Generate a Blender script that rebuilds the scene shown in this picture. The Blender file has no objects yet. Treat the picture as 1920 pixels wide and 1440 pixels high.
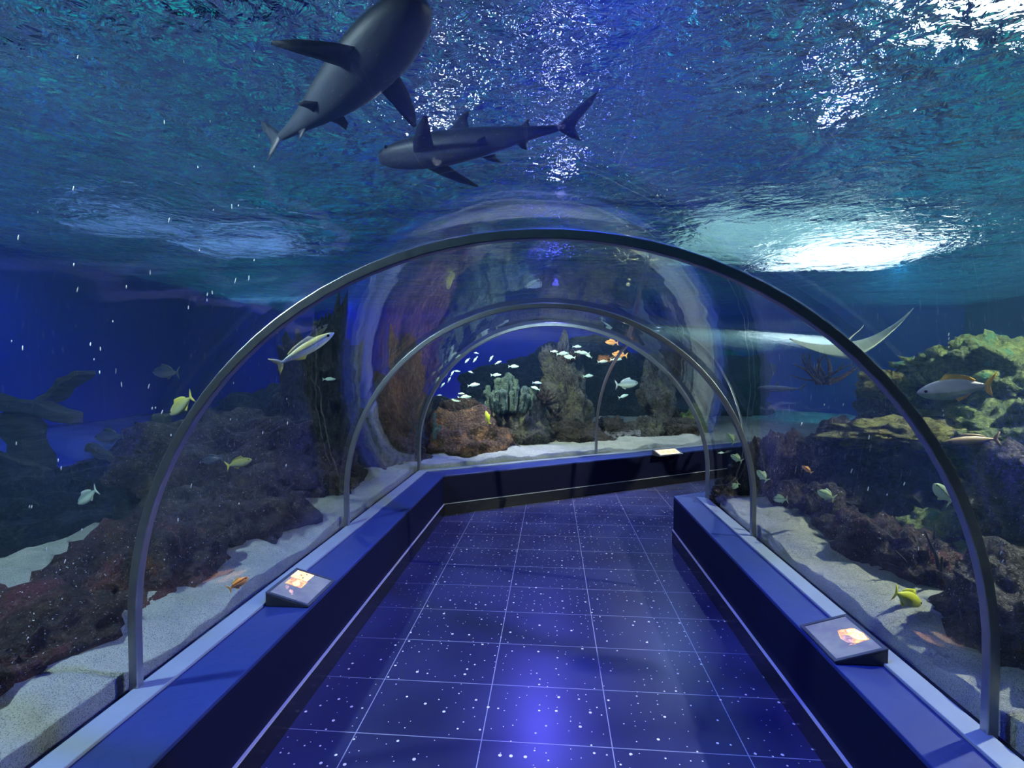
import bpy, bmesh, math, random
import numpy as np
from mathutils import Vector, Matrix, noise, Euler
SC = bpy.context.scene
COL = SC.collection
R = math.radians

# ------------------------------------------------------------------ camera
F_PX = 940.0
EYE = 1.65
YAW = R(4.56)      # turned left of the corridor axis (+Y)
PITCH = R(1.77)    # looking slightly down
cam_data = bpy.data.cameras.new('camera')
cam_data.sensor_width = 36.0
cam_data.lens = F_PX / 1920.0 * 36.0
cam_data.clip_start = 0.02
cam_data.clip_end = 200
cam = bpy.data.objects.new('camera', cam_data)
COL.objects.link(cam)
cam.location = (0, 0, EYE)
cam.rotation_euler = (R(90) - PITCH, 0, YAW)
SC.camera = cam
CM = Euler(cam.rotation_euler).to_matrix()

def W(px, py, d):
    """world point seen at pixel (px, py) of the 1920x1440 frame, d metres deep"""
    v = Vector(((px - 960) / F_PX * d, -(py - 720) / F_PX * d, -d))
    return CM @ v + Vector((0, 0, EYE))

# ------------------------------------------------------------------ world, exposure
SC.view_settings.view_transform = 'Standard'
SC.view_settings.look = 'None'
SC.view_settings.exposure = 0.95
SC.view_settings.gamma = 1.0
SC.view_settings.use_curve_mapping = False
cy = SC.cycles
cy.use_denoising = True
cy.use_light_tree = False
cy.adaptive_threshold = 0.08
cy.adaptive_min_samples = 20
cy.max_bounces = 6
cy.diffuse_bounces = 2
cy.glossy_bounces = 4
cy.transmission_bounces = 4
cy.transparent_max_bounces = 24
cy.volume_bounces = 0
cy.caustics_reflective = False
cy.caustics_refractive = False
cy.sample_clamp_indirect = 4.0
cy.blur_glossy = 0.5

world = bpy.data.worlds.new('hall_above_water')
SC.world = world
world.use_nodes = True
wn = world.node_tree
wn.nodes.clear()
w_out = wn.nodes.new('ShaderNodeOutputWorld')
w_bg = wn.nodes.new('ShaderNodeBackground')
w_bg.inputs[0].default_value = (0.03, 0.16, 0.35, 1)
w_bg.inputs[1].default_value = 1.0
w_tc = wn.nodes.new('ShaderNodeTexCoord'); w_no = wn.nodes.new('ShaderNodeTexNoise')
w_no.inputs['Scale'].default_value = 5.0; w_no.inputs['Detail'].default_value = 3
w_cr = wn.nodes.new('ShaderNodeValToRGB')
_e = w_cr.color_ramp.elements
_e[0].position = 0.36; _e[0].color = (0.006, 0.012, 0.045, 1)
_e[1].position = 0.52; _e[1].color = (0.035, 0.06, 0.17, 1)
_n = _e.new(0.575); _n.color = (0.02, 0.07, 0.16, 1)
_n = _e.new(0.62); _n.color = (0.01, 0.30, 0.32, 1)
wn.links.new(w_tc.outputs['Generated'], w_no.inputs['Vector']); wn.links.new(w_no.outputs['Fac'], w_cr.inputs[0])
wn.links.new(w_cr.outputs[0], w_bg.inputs[0])
wn.links.new(w_bg.outputs[0], w_out.inputs[0])

# ------------------------------------------------------------------ lights
SURF_Z = 3.5
def spot(loc, target, power, color, cone=150, radius=0.04, blend=0.6):
    l = bpy.data.lights.new('unseen_spot', 'SPOT')  # unseen light added below the surface, standing in for lamps above water
    l.energy = power; l.color = color; l.spot_size = R(cone); l.spot_blend = blend
    l.shadow_soft_size = radius
    o = bpy.data.objects.new('unseen_spot', l); COL.objects.link(o)
    o.location = loc
    d = Vector(target) - Vector(loc)
    o.rotation_euler = d.to_track_quat('-Z', 'Y').to_euler()
    return o

def point(loc, power, color, radius=0.06):
    l = bpy.data.lights.new('glint_light', 'POINT')  # added below the surface to throw glints on the ripples
    l.energy = power; l.color = color; l.shadow_soft_size = radius
    o = bpy.data.objects.new('glint_light', l); COL.objects.link(o)
    o.location = loc
    return o

def ripple_spot(loc, target, power, color, cone, flat, seed):
    """added spot whose noise-patterned beam draws ripple streaks on the far wall"""
    o = spot(loc, target, power, color, cone, 0.01, 0.5)
    o.scale = (1, flat, 1)
    l = o.data; l.use_nodes = True; t = l.node_tree; t.nodes.clear()
    out = t.nodes.new('ShaderNodeOutputLight'); em = t.nodes.new('ShaderNodeEmission')
    g = t.nodes.new('ShaderNodeTexCoord'); mp = t.nodes.new('ShaderNodeMapping')
    mp.inputs['Scale'].default_value = (14, 60, 14); mp.inputs['Location'].default_value = (seed, seed, 0)
    n = t.nodes.new('ShaderNodeTexNoise'); n.inputs['Scale'].default_value = 1.0; n.inputs['Detail'].default_value = 3
    r = t.nodes.new('ShaderNodeMapRange'); r.inputs[1].default_value = 0.42; r.inputs[2].default_value = 0.62
    t.links.new(g.outputs['Normal'], mp.inputs[0]); t.links.new(mp.outputs[0], n.inputs['Vector'])
    t.links.new(n.outputs['Fac'], r.inputs[0]); t.links.new(r.outputs[0], em.inputs[1]); t.links.new(em.outputs[0], out.inputs[0])
    return o

WHITE = (0.75, 0.95, 1.0); TEAL = (0.1, 0.75, 1.0); BLUE = (0.02, 0.05, 1.0); VIOLET = (0.12, 0.1, 1.0)
WARM = (1.0, 0.95, 0.7)
spot((4.2, 3.0, 3.3), (3.0, 3.5, 0), 520, WARM)
spot((5.5, 8.5, 3.3), (8.5, 14.0, 1.9), 420, TEAL, cone=115)
spot((-3.0, 1.1, 3.3), (-2.4, 2.6, 0.3), 260, WHITE, radius=0.08)
spot((-3.6, 6.2, 3.35), (-2.8, 5.8, 0), 60, WHITE, cone=100)
spot((-0.15, 6.5, 3.3), (-0.1, 5.0, 0), 240, VIOLET, cone=95)
spot((0.3, 1.95, 3.3), (-0.3, 1.75, 0), 230, BLUE, cone=92)
spot((-0.9, 5.9, 3.4), (0.0, 7.9, 0.6), 420, WARM, cone=75)  # added to brighten the far rocks
spot((1.9, 8.0, 3.3), (1.7, 8.6, 0), 150, (0.45, 0.6, 1.0))
spot((-7.6, 4.5, 3.2), (-9.5, 5.0, 1.6), 420, BLUE, cone=150)
spot((-5.0, 12.0, 3.2), (-4.8, 17.0, 1.6), 480, BLUE, cone=140)
spot((1.2, 13.0, 3.2), (1.2, 16.5, 1.5), 200, VIOLET, cone=150)
point((0.05, 8.6, 3.05), 9, VIOLET)
point((1.35, 9.0, 3.1), 4, (1.0, 0.9, 0.4), 0.03)
point((-0.95, 4.1, 3.25), 4, (0.9, 0.9, 1.0), 0.04)
point((0.08, 5.0, 3.25), 3.5, (0.5, 0.5, 1.0), 0.04)
point((0.05, 3.4, 3.25), 1.5, (0.5, 0.5, 1.0), 0.04)
point((2.2, 4.1, 3.25), 9, (0.5, 0.5, 1.0), 0.04)
ripple_spot((5.2, 12.0, 1.9), (6.6, 17.0, 2.2), 160, (0.4, 0.5, 1.0), 36, 0.25, 3)
ripple_spot((5.5, 12.0, 1.4), (6.8, 17.0, 0.9), 260, (0.1, 0.9, 1.0), 36, 0.22, 7)
ripple_spot((-2.8, 12.0, 2.3), (-3.4, 17.0, 2.6), 160, (0.4, 0.7, 1.0), 34, 0.3, 11)
ripple_spot((0.6, 12.0, 2.5), (0.3, 17.0, 2.85), 220, (0.45, 0.35, 1.0), 50, 0.2, 15)

# ------------------------------------------------------------------ node helpers
def new_mat(name):
    m = bpy.data.materials.new(name)
    m.use_nodes = True
    m.node_tree.nodes.clear()
    return m, m.node_tree

class NT:
    def __init__(s, name):
        s.m, s.t = new_mat(name)
        s.out = s.t.nodes.new('ShaderNodeOutputMaterial')
    def n(s, typ, **kw):
        nd = s.t.nodes.new(typ)
        for k, v in kw.items():
            if k.startswith('i_'):
                key = k[2:]
                key = int(key) if key.isdigit() else key.replace('_', ' ')
                nd.inputs[key].default_value = v
            else:
                setattr(nd, k, v)
        return nd
    def l(s, a, b): s.t.links.new(a, b)
    def coord(s, scale=(1, 1, 1), which='Object'):
        tc = s.n('ShaderNodeTexCoord'); mp = s.n('ShaderNodeMapping')
        mp.inputs['Scale'].default_value = scale
        s.l(tc.outputs[which], mp.inputs[0]); return mp.outputs[0]
    def noise(s, vec, scale, detail=4, rough=0.55, dist=0.0):
        nd = s.n('ShaderNodeTexNoise'); nd.inputs['Scale'].default_value = scale
        nd.inputs['Detail'].default_value = detail; nd.inputs['Roughness'].default_value = rough
        nd.inputs['Distortion'].default_value = dist
        s.l(vec, nd.inputs['Vector']); return nd.outputs['Fac']
    def ramp(s, fac, stops):
        nd = s.n('ShaderNodeValToRGB'); cr = nd.color_ramp
        while len(cr.elements) > 1: cr.elements.remove(cr.elements[-1])
        cr.elements[0].position = stops[0][0]; cr.elements[0].color = (*stops[0][1], 1)
        for p, c in stops[1:]:
            e = cr.elements.new(p); e.color = (*c, 1)
        s.l(fac, nd.inputs[0]); return nd.outputs[0]
    def mixc(s, fac, a, b, mode='MIX'):
        nd = s.n('ShaderNodeMix', data_type='RGBA', blend_type=mode)
        for sock, v in ((nd.inputs[0], fac), (nd.inputs[6], a), (nd.inputs[7], b)):
            if hasattr(v, 'links') or hasattr(v, 'is_linked'): s.l(v, sock)
            elif isinstance(v, (int, float)): sock.default_value = v
            else: sock.default_value = (*v, 1)
        return nd.outputs[2]
    def math(s, op, a, b=0.0, c=0.0, clamp=False):
        nd = s.n('ShaderNodeMath', operation=op, use_clamp=clamp)
        for i, v in enumerate((a, b, c)):
            if isinstance(v, (int, float)): nd.inputs[i].default_value = v
            else: s.l(v, nd.inputs[i])
        return nd.outputs[0]
    def bump(s, h, strength=0.5, dist=0.02, normal=None):
        nd = s.n('ShaderNodeBump'); nd.inputs['Strength'].default_value = strength
        nd.inputs['Distance'].default_value = dist
        s.l(h, nd.inputs['Height'])
        if normal is not None: s.l(normal, nd.inputs['Normal'])
        return nd.outputs[0]
    def principled(s, color=None, rough=0.6, metal=0.0, normal=None, spec=0.5, **kw):
        nd = s.n('ShaderNodeBsdfPrincipled')
        if color is not None:
            if isinstance(color, (tuple, list)): nd.inputs['Base Color'].default_value = (*color, 1)
            else: s.l(color, nd.inputs['Base Color'])
        if isinstance(rough, (int, float)): nd.inputs['Roughness'].default_value = rough
        else: s.l(rough, nd.inputs['Roughness'])
        nd.inputs['Metallic'].default_value = metal
        nd.inputs['Specular IOR Level'].default_value = spec
        if normal is not None: s.l(normal, nd.inputs['Normal'])
        s.l(nd.outputs[0], s.out.inputs[0])
        return nd

def plain(name, color, rough=0.6, metal=0.0, bump=0.0, bscale=60, var=0.15, spec=0.5):
    t = NT(name); v = t.coord()
    n1 = t.noise(v, bscale * 0.1, 3)
    c = t.mixc(n1, tuple(x * (1 - var) for x in color), tuple(min(1, x * (1 + var)) for x in color))
    nm = t.bump(t.noise(v, bscale, 4), bump, 0.01) if bump else None
    t.principled(c, rough, metal, nm, spec)
    return t.m

def mat_glass():
    t = NT('acrylic_glass')
    g = t.n('ShaderNodeNewGeometry')
    dot = t.n('ShaderNodeVectorMath', operation='DOT_PRODUCT')
    t.l(g.outputs['Normal'], dot.inputs[0]); t.l(g.outputs['Incoming'], dot.inputs[1])
    c = t.math('ABSOLUTE', dot.outputs['Value'])
    p = t.math('POWER', t.math('SUBTRACT', 1.0, c, clamp=True), 4.3)
    f = t.math('MULTIPLY_ADD', p, 0.95, 0.03, clamp=True)
    tr = t.n('ShaderNodeBsdfTransparent'); tr.inputs[0].default_value = (0.97, 0.99, 1.0, 1)
    gl = t.n('ShaderNodeBsdfGlossy'); gl.inputs['Roughness'].default_value = 0.015
    v = t.coord()
    bm = t.bump(t.noise(v, 1.3, 2), 0.08, 0.05)
    t.l(bm, gl.inputs['Normal'])
    mx = t.n('ShaderNodeMixShader')
    t.l(f, mx.inputs[0]); t.l(tr.outputs[0], mx.inputs[1]); t.l(gl.outputs[0], mx.inputs[2])
    t.l(mx.outputs[0], t.out.inputs[0])
    return t.m

def mat_surface():
    t = NT('rippled_water_surface')
    v = t.coord()
    n1 = t.noise(v, 2.2, 3, 0.5, 0.4)
    n2 = t.noise(v, 9.0, 3, 0.6, 0.8)
    h = t.math('ADD', n1, t.math('MULTIPLY', n2, 0.25))
    bm = t.bump(h, 1.0, 0.22)
    lw = t.n('ShaderNodeLayerWeight'); lw.inputs['Blend'].default_value = 0.5
    f = t.math('MULTIPLY_ADD', lw.outputs['Facing'], 0.75, 0.1, clamp=True)
    rf = t.n('ShaderNodeBsdfRefraction'); rf.inputs['IOR'].default_value = 1.33; rf.inputs['Roughness'].default_value = 0.0
    gl = t.n('ShaderNodeBsdfGlossy'); gl.inputs['Roughness'].default_value = 0.02
    t.l(bm, rf.inputs['Normal']); t.l(bm, gl.inputs['Normal'])
    mx = t.n('ShaderNodeMixShader')
    t.l(f, mx.inputs[0]); t.l(rf.outputs[0], mx.inputs[1]); t.l(gl.outputs[0], mx.inputs[2])
    t.l(mx.outputs[0], t.out.inputs[0])
    return t.m

def mat_water_volume():
    t = NT('sea_water')
    sc_ = t.n('ShaderNodeVolumeScatter'); sc_.inputs['Color'].default_value = (0.25, 0.6, 1.0, 1)
    sc_.inputs['Density'].default_value = 0.014; sc_.inputs['Anisotropy'].default_value = 0.2
    ab = t.n('ShaderNodeVolumeAbsorption'); ab.inputs['Color'].default_value = (0.2, 0.72, 0.92, 1)
    ab.inputs['Density'].default_value = 0.06
    ad = t.n('ShaderNodeAddShader')
    t.l(sc_.outputs[0], ad.inputs[0]); t.l(ab.outputs[0], ad.inputs[1])
    t.l(ad.outputs[0], t.out.inputs['Volume'])
    return t.m

def mat_floor():
    t = NT('star_speckled_floor_tiles')
    tc = t.n('ShaderNodeTexCoord')
    TW, TD = 0.574, 0.393
    mp = t.n('ShaderNodeMapping'); mp.inputs['Location'].default_value = (TW*3 - FX0, TD*10 - FY0, 0)
    t.l(tc.outputs['Object'], mp.inputs[0])
    sx = t.n('ShaderNodeSeparateXYZ'); t.l(mp.outputs[0], sx.inputs[0])
    def line(a, size, w):
        fr = t.math('FRACT', t.math('DIVIDE', a, size))
        d = t.math('MULTIPLY', t.math('MINIMUM', fr, t.math('SUBTRACT', 1.0, fr)), size)
        return t.math('LESS_THAN', d, w)
    joint = t.math('MAXIMUM', line(sx.outputs[0], TW, 0.0022), line(sx.outputs[1], TD, 0.0020))
    # sparse flakes
    vo = t.n('ShaderNodeTexVoronoi', feature='F1', voronoi_dimensions='2D'); vo.inputs['Scale'].default_value = 20
    t.l(mp.outputs[0], vo.inputs['Vector'])
    sz = t.n('ShaderNodeSeparateColor'); t.l(vo.outputs['Color'], sz.inputs[0])
    keep = t.math('GREATER_THAN', sz.outputs[0], 0.55)
    rad = t.math('MULTIPLY_ADD', t.math('POWER', sz.outputs[1], 4.0), 0.11, 0.05)
    fl = t.math('MULTIPLY', t.math('LESS_THAN', vo.outputs['Distance'], rad), keep)
    cl = t.noise(mp.outputs[0], 1.6, 1, 0.5, 0.0)
    base = t.ramp(cl, [(0.3, (0.024, 0.026, 0.075)), (0.7, (0.042, 0.048, 0.13))])  # bluish tile base carries part of the blue lamp light
    c = t.mixc(joint, base, (0.38, 0.4, 0.46))
    c = t.mixc(fl, c, (1.0, 0.95, 0.8))
    rg = 0.3
    t.principled(c, rg, 0.0, None, 0.26)
    return t.m
FX0, FY0 = 0.266, 2.16

# ------------------------------------------------------------------ mesh helpers
def mesh_obj(name, verts, faces, mat=None, parent=None, smooth=False):
    me = bpy.data.meshes.new(name)
    me.from_pydata([tuple(v) for v in verts], [], faces)
    me.update()
    o = bpy.data.objects.new(name, me)
    COL.objects.link(o)
    if mat: me.materials.append(mat)
    if smooth:
        me.polygons.foreach_set('use_smooth', [True] * len(me.polygons))
    if parent: o.parent = parent
    return o

def recalc(o):
    bm = bmesh.new(); bm.from_mesh(o.data)
    bmesh.ops.recalc_face_normals(bm, faces=bm.faces)
    bm.to_mesh(o.data); bm.free()
    return o

def tag(o, label, cat, group=None, kind=None):
    o['label'] = label; o['category'] = cat
    if group: o['group'] = group
    if kind: o['kind'] = kind
    return o

def struct(o, label=None):
    o['kind'] = 'structure'
    if label: o['label'] = label
    return o

def prism(name, poly, z0, z1, mat, parent=None, bevel=0.0):
    """vertical prism over a plan polygon"""
    n = len(poly)
    vs = [(x, y, z0) for x, y in poly] + [(x, y, z1) for x, y in poly]
    fs = [tuple(range(n))[::-1], tuple(range(n, 2 * n))] + [(i, (i + 1) % n, (i + 1) % n + n, i + n) for i in range(n)]
    o = recalc(mesh_obj(name, vs, fs, mat, parent))
    if bevel:
        b = o.modifiers.new('edge', 'BEVEL'); b.width = bevel; b.segments = 2
    return o

# ------------------------------------------------------------------ corridor plan
D2 = Vector((0.857, 0.515, 0)); N2 = Vector((0.515, -0.857, 0))     # second corridor: along, and to its right
XL, XR = -1.545, 1.425              # arch feet (middle line of the rib)
Y0 = -3.0
ML = Vector((XL, 5.72, 0)); MR = Vector((XR, 4.70, 0))   # mitre feet
RING_TOP = 1.655; PL_H = 0.45

def arch(off=0.0, n=48, z_low=None):
    """unit arch profile: list of (u, z) with u from -1..1 scaled to half width 1.485, z above the plinth"""
    a, b, z0 = 1.485 + off, 1.405 + off, 0.25
    pts = [(-a, 0.0 if z_low is None else z_low)]
    pts += [(-a, z0 * k / 3) for k in range(1, 3)]
    for k in range(n + 1):
        t = math.pi * k / n
        pts.append((-a * math.cos(t), z0 + b * math.sin(t)))
    pts += [(a, z0 * k / 3) for k in (2, 1)]
    pts.append((a, 0.0 if z_low is None else z_low))
    return pts

def ring_points(L, Rr, off=0.0, scale_off=1.0, **kw):
    """arch standing over the foot points L and Rr"""
    mid = (L + Rr) / 2; h = (Rr - L) / 2
    k = h.length / 1.485
    hd = h.normalized()
    return [mid + hd * (u * k) + Vector((0, 0, PL_H + z)) for u, z in arch(off, **kw)]

def second(s, perpendicular=True):
    """feet of an arch s metres along the second corridor from the left mitre foot"""
    L = ML + D2 * s
    width = (MR - ML).dot(N2)
    return L, L + N2 * width

M_RIB = None
def rib(name, L, Rr, mat, label):
    mid = (L + Rr) / 2; hd = (Rr - L).normalized(); k = (Rr - L).length / 2 / 1.485
    ax = Vector((-hd.y, hd.x, 0))
    inner = ring_points(L, Rr, -0.0175); outer = ring_points(L, Rr, 0.0175)
    vs = []; fs = []
    n = len(inner)
    for a_, b_ in zip(inner, outer):
        for p, s in ((a_, -1), (b_, -1), (b_, 1), (a_, 1)):
            vs.append(p + ax * (0.016 * s))
    for i in range(n - 1):
        for j in range(4):
            a_ = i * 4 + j; b_ = i * 4 + (j + 1) % 4
            fs.append((a_, b_, b_ + 4, a_ + 4))
    fs += [(0, 1, 2, 3), ((n - 1) * 4 + 3, (n - 1) * 4 + 2, (n - 1) * 4 + 1, (n - 1) * 4)]
    o = recalc(mesh_obj(name, vs, fs, mat))
    b = o.modifiers.new('edge', 'BEVEL'); b.width = 0.004; b.segments = 2; b.limit_method = 'ANGLE'; b.angle_limit = R(50)
    tag(o, label, 'arch rib', 'metal arch ribs of the tunnel')
    return o

def shell(name, ringA_in, ringA_out, ringB_in, ringB_out, mat, label):
    """curved pane between two arches, with its real thickness"""
    n = len(ringA_in)
    vs = list(ringA_in) + list(ringB_in) + list(ringA_out) + list(ringB_out)
    fs = []
    for i in range(n - 1):
        fs.append((i, i + 1, n + i + 1, n + i))
        fs.append((2 * n + i, 3 * n + i, 3 * n + i + 1, 2 * n + i + 1))
        fs.append((i, 2 * n + i, 2 * n + i + 1, i + 1))
        fs.append((n + i, n + i + 1, 3 * n + i + 1, 3 * n + i))
    fs += [(0, n, 3 * n, 2 * n), (n - 1, 2 * n + n - 1, 3 * n + n - 1, n + n - 1)]
    o = recalc(mesh_obj(name, vs, fs, mat))
    o.data.polygons.foreach_set('use_smooth', [True] * len(o.data.polygons))
    e = o.modifiers.new('split', 'EDGE_SPLIT'); e.split_angle = R(40)
    struct(o, label)
    return o

# ------------------------------------------------------------------ materials
M = {}
M['glass'] = mat_glass()
M['surface'] = mat_surface()
M['volume'] = mat_water_volume()
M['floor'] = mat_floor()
M['rib'] = plain('brushed_grey_metal', (0.33, 0.35, 0.38), 0.32, 0.85, 0.1, 200)
M['plinth_top'] = plain('blue_lit_plinth_top', (0.018, 0.034, 0.17), 0.42, 0, 0.15, 25, 0.3)  # blue lamp light is put into this base colour
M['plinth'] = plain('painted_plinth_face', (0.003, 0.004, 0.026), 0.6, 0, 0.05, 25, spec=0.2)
M['skirt'] = plain('black_skirting_tile', (0.012, 0.012, 0.016), 0.25)
M['skirt_top'] = plain('grey_skirting_edge', (0.5, 0.5, 0.55), 0.4)
M['channel'] = plain('glazing_channel_grey', (0.28, 0.34, 0.42), 0.4, 0.2, 0.1, 60)
M['tank_blue'] = plain('blue_tank_wall_paint', (0.05, 0.08, 0.55), 0.9, var=0.05)
M['tank_dark'] = plain('dark_tank_wall_paint', (0.03, 0.07, 0.14), 0.9, var=0.1)

# ------------------------------------------------------------------ floor and low walls
iL0, iL1 = Vector((-1.21, Y0, 0)), Vector((-1.21, 5.51, 0))
iR0, iR1 = Vector((1.145, Y0, 0)), Vector((1.145, 4.79, 0))
END = 5.5
iL2 = iL1 + D2 * END; iR2 = iR1 + D2 * (END - 1.8)
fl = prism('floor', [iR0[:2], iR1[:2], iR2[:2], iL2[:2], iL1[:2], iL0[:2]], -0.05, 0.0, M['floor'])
struct(fl, 'dark speckled tile floor of the tunnel')
OL0, OL1 = Vector((XL - 0.06, Y0, 0)), ML + Vector((-0.06, 0.035, 0))
OR0, OR1 = Vector((XR + 0.06, Y0, 0)), MR + Vector((0.06, 0.0, 0))
OL2 = OL1 + D2 * END; OR2 = OR1 + D2 * (END - 1.8)

def low_wall(tagname, a, b, oa, ob, lab):
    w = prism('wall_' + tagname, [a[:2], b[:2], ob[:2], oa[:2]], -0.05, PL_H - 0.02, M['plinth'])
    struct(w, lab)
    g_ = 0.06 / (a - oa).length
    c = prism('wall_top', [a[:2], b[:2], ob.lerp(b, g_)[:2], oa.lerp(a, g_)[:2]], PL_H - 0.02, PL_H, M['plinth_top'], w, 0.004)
    # black skirting with a light upper edge
    d = (b - a).normalized(); nn = Vector((-d.y, d.x, 0))
    if nn.dot(a - oa) < 0: nn = -nn
    s = prism('baseboard_' + tagname, [a[:2], b[:2], (b + nn * 0.012)[:2], (a + nn * 0.012)[:2]], 0.0, 0.125, M['skirt'])
    struct(s, 'black tile skirting along the ' + lab)
    e = prism('skirting_edge', [(a - nn * 0.0)[:2], (b - nn * 0.0)[:2], (b + nn * 0.014)[:2], (a + nn * 0.014)[:2]], 0.125, 0.131, M['skirt_top'], s)
    return w
low_wall('left', iL0, iL1, OL0, OL1, 'dark blue low wall under the left glass')
low_wall('right', iR0, iR1, OR0, OR1, 'dark blue low wall under the right glass')
low_wall('far', iL1, iL2, OL1, OL2, 'dark blue low wall along the far bend')
low_wall('bend', iR1, iR2, OR1, OR2, 'dark blue low wall of the second corridor')

def channel(n, a, b, na, nb, lab):
    o = prism('trim_%d' % n, [a[:2], b[:2], nb[:2], na[:2]], PL_H, PL_H + 0.014, M['channel'], None, 0.003)
    struct(o, lab)
cl = Vector((0.10, 0, 0))
channel(1, Vector((XL, Y0, 0)), ML, Vector((XL + .1, Y0, 0)), ML + Vector((.1, -0.03, 0)), 'grey glazing channel on the left low wall')
channel(2, Vector((XR, Y0, 0)), MR, Vector((XR - .09, Y0, 0)), MR + Vector((-.09, 0.03, 0)), 'grey glazing channel on the right low wall')
channel(3, ML, ML + D2 * END, ML + Vector((.1, -0.03, 0)), ML + Vector((.05, -0.085, 0)) + D2 * END, 'grey glazing channel on the far low wall')

# ------------------------------------------------------------------ ribs and panes
def feet(y): return Vector((XL, y, 0)), Vector((XR, y, 0))
f4 = second(2.52); f5 = second(5.2)
rings = [feet(-0.35), feet(1.72), feet(3.65), (ML, MR), f4]
labs = ['grey metal arch rib behind the viewer', 'largest grey metal arch rib, nearest over the tunnel', 'middle grey metal arch rib crossing the straight tunnel',
        'small arch rib at the bend where the floor turns', 'arch rib in the second corridor, seen through the bend rib']
for (a, b), lb in list(zip(rings, labs))[1:]:
    rib('arch_rib', a, b, M['rib'], lb)
allr = [feet(Y0)] + rings[1:] + [f5]
for i in range(len(allr) - 1):
    A, B = allr[i], allr[i + 1]
    shell('window_%d' % (i + 1), ring_points(*A, 0.0185), ring_points(*A, 0.055), ring_points(*B, 0.0185), ring_points(*B, 0.055), M['glass'],
          'curved acrylic pane of the tunnel')

# ------------------------------------------------------------------ tank
TX0, TX1, TY0, TY1 = -9.5, 13.0, -5.0, 17.0
def wall(name, a, b, z0, z1, th, mat, lab):
    d = (Vector(b) - Vector(a)).normalized(); nn = Vector((-d.y, d.x)) * th
    o = prism(name, [a, b, (Vector(b) + nn)[:], (Vector(a) + nn)[:]], z0, z1, mat)
    struct(o, lab)
wall('wall_tank_left', (TX0, TY0), (TX0, TY1), -2.0, 5.2, 0.2, M['tank_blue'], 'blue tank wall on the left')
wall('wall_tank_far', (TX0, TY1), (TX1, TY1), -2.0, 5.2, 0.2, M['tank_blue'], 'blue tank wall beyond the rocks')
wall('wall_tank_right', (TX1, TY1), (TX1, TY0), -2.0, 5.2, 0.2, M['tank_dark'], 'dark tank wall on the right')
wall('wall_tank_back', (TX1, TY0), (TX0, TY0), -2.0, 5.2, 0.2, M['tank_dark'], 'dark tank wall behind the viewer')

# water surface seen from below
n = 60
vs = []; fs = []
for j in range(n + 1):
    for i in range(n + 1):
        x = TX0 + (TX1 - TX0) * i / n; y = TY0 + (TY1 - TY0) * j / n
        vs.append((x, y, SURF_Z + 0.03 * noise.noise(Vector((x * 1.3, y * 1.3, 0)))))
for j in range(n):
    for i in range(n):
        a = j * (n + 1) + i
        fs.append((a, a + n + 1, a + n + 2, a + 1))    # facing down
ws = mesh_obj('water_surface', vs, fs, M['surface'], smooth=True)
struct(ws, 'rippled water surface above the tunnel')

# body of water: box with the tunnel cut out as an inner shell
bx = [(x, y, z) for z in (-1.9, SURF_Z - 0.06) for x, y in ((TX0, TY0), (TX1, TY0), (TX1, TY1), (TX0, TY1))]
bf = [(0, 3, 2, 1), (4, 5, 6, 7), (0, 1, 5, 4), (1, 2, 6, 5), (2, 3, 7, 6), (3, 0, 4, 7)]
secs = [ring_points(*A, 0.0562, z_low=-PL_H - 0.1) for A in (feet(Y0), (ML, MR), f5)]
m = len(secs[0]); base = len(bx)
vs = bx[:]; fs = bf[:]
for s in secs: vs += [tuple(p) for p in s]
for k in range(2):
    for i in range(m):
        j = (i + 1) % m
        a = base + k * m
        fs.append((a + i, a + j, a + m + j, a + m + i))
fs.append(tuple(base + i for i in range(m))); fs.append(tuple(base + 2 * m + i for i in range(m)))
wv = mesh_obj('water', vs, fs, M['volume'])
bm = bmesh.new(); bm.from_mesh(wv.data); bm.faces.ensure_lookup_table()
bmesh.ops.recalc_face_normals(bm, faces=bm.faces)
bm.normal_update()
inner = [f for f in bm.faces if all(v.index >= base for v in f.verts)]
# make the inner shell face into the air of the tunnel
c = Vector((0, 1, 1.0))
f0 = [f for f in inner if abs(f.normal.x) > 0.99 and f.calc_center_median().x > 0 and f.calc_center_median().y < 2]
if f0 and f0[0].normal.x > 0:
    bmesh.ops.reverse_faces(bm, faces=inner)
bm.to_mesh(wv.data); bm.free()
struct(wv, 'blue sea water of the tank around the tunnel')

# ------------------------------------------------------------------ lamps above the surface
LAMPS = []
def lamp_panel(name, loc, size, color, power, label):
    m_ = NT('lit_' + name); e = m_.n('ShaderNodeEmission'); e.inputs[0].default_value = (*color, 1); e.inputs[1].default_value = power
    m_.l(e.outputs[0], m_.out.inputs[0])
    root = bpy.data.objects.new(name, None); COL.objects.link(root); root.location = loc
    tag(root, label, 'lamp')
    sx, sy = size
    LAMPS.append(loc)
    box = prism('lamp_housing', [(-sx/2-.05, -sy/2-.05), (sx/2+.05, -sy/2-.05), (sx/2+.05, sy/2+.05), (-sx/2-.05, sy/2+.05)], 0.02, 0.2, M['skirt'], root)
    g = prism('lamp_glass', [(-sx/2, -sy/2), (sx/2, -sy/2), (sx/2, sy/2), (-sx/2, sy/2)], 0.0, 0.02, m_.m, root)
lamp_panel('flood_lamp', (5.7, 10.3, 5.0), (2.3, 2.0), (0.85, 1.0, 1.0), 8, 'widest white lamp glow on the water, right of the largest arch rib')
lamp_panel('flood_lamp', (3.4, 3.4, 5.0), (1.3, 1.0), (0.9, 1.0, 1.0), 12, 'white lamp glow on the water in the top right corner')
lamp_panel('flood_lamp', (3.7, 9.3, 5.0), (2.8, 2.8), (0.45, 0.85, 0.85), 1.3, 'soft pale glow on the water between the large rib top and the widest white lamp')
def over(px, py, d): 
    q = W(px, py, d); return (q.x, q.y, 5.0)
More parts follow.
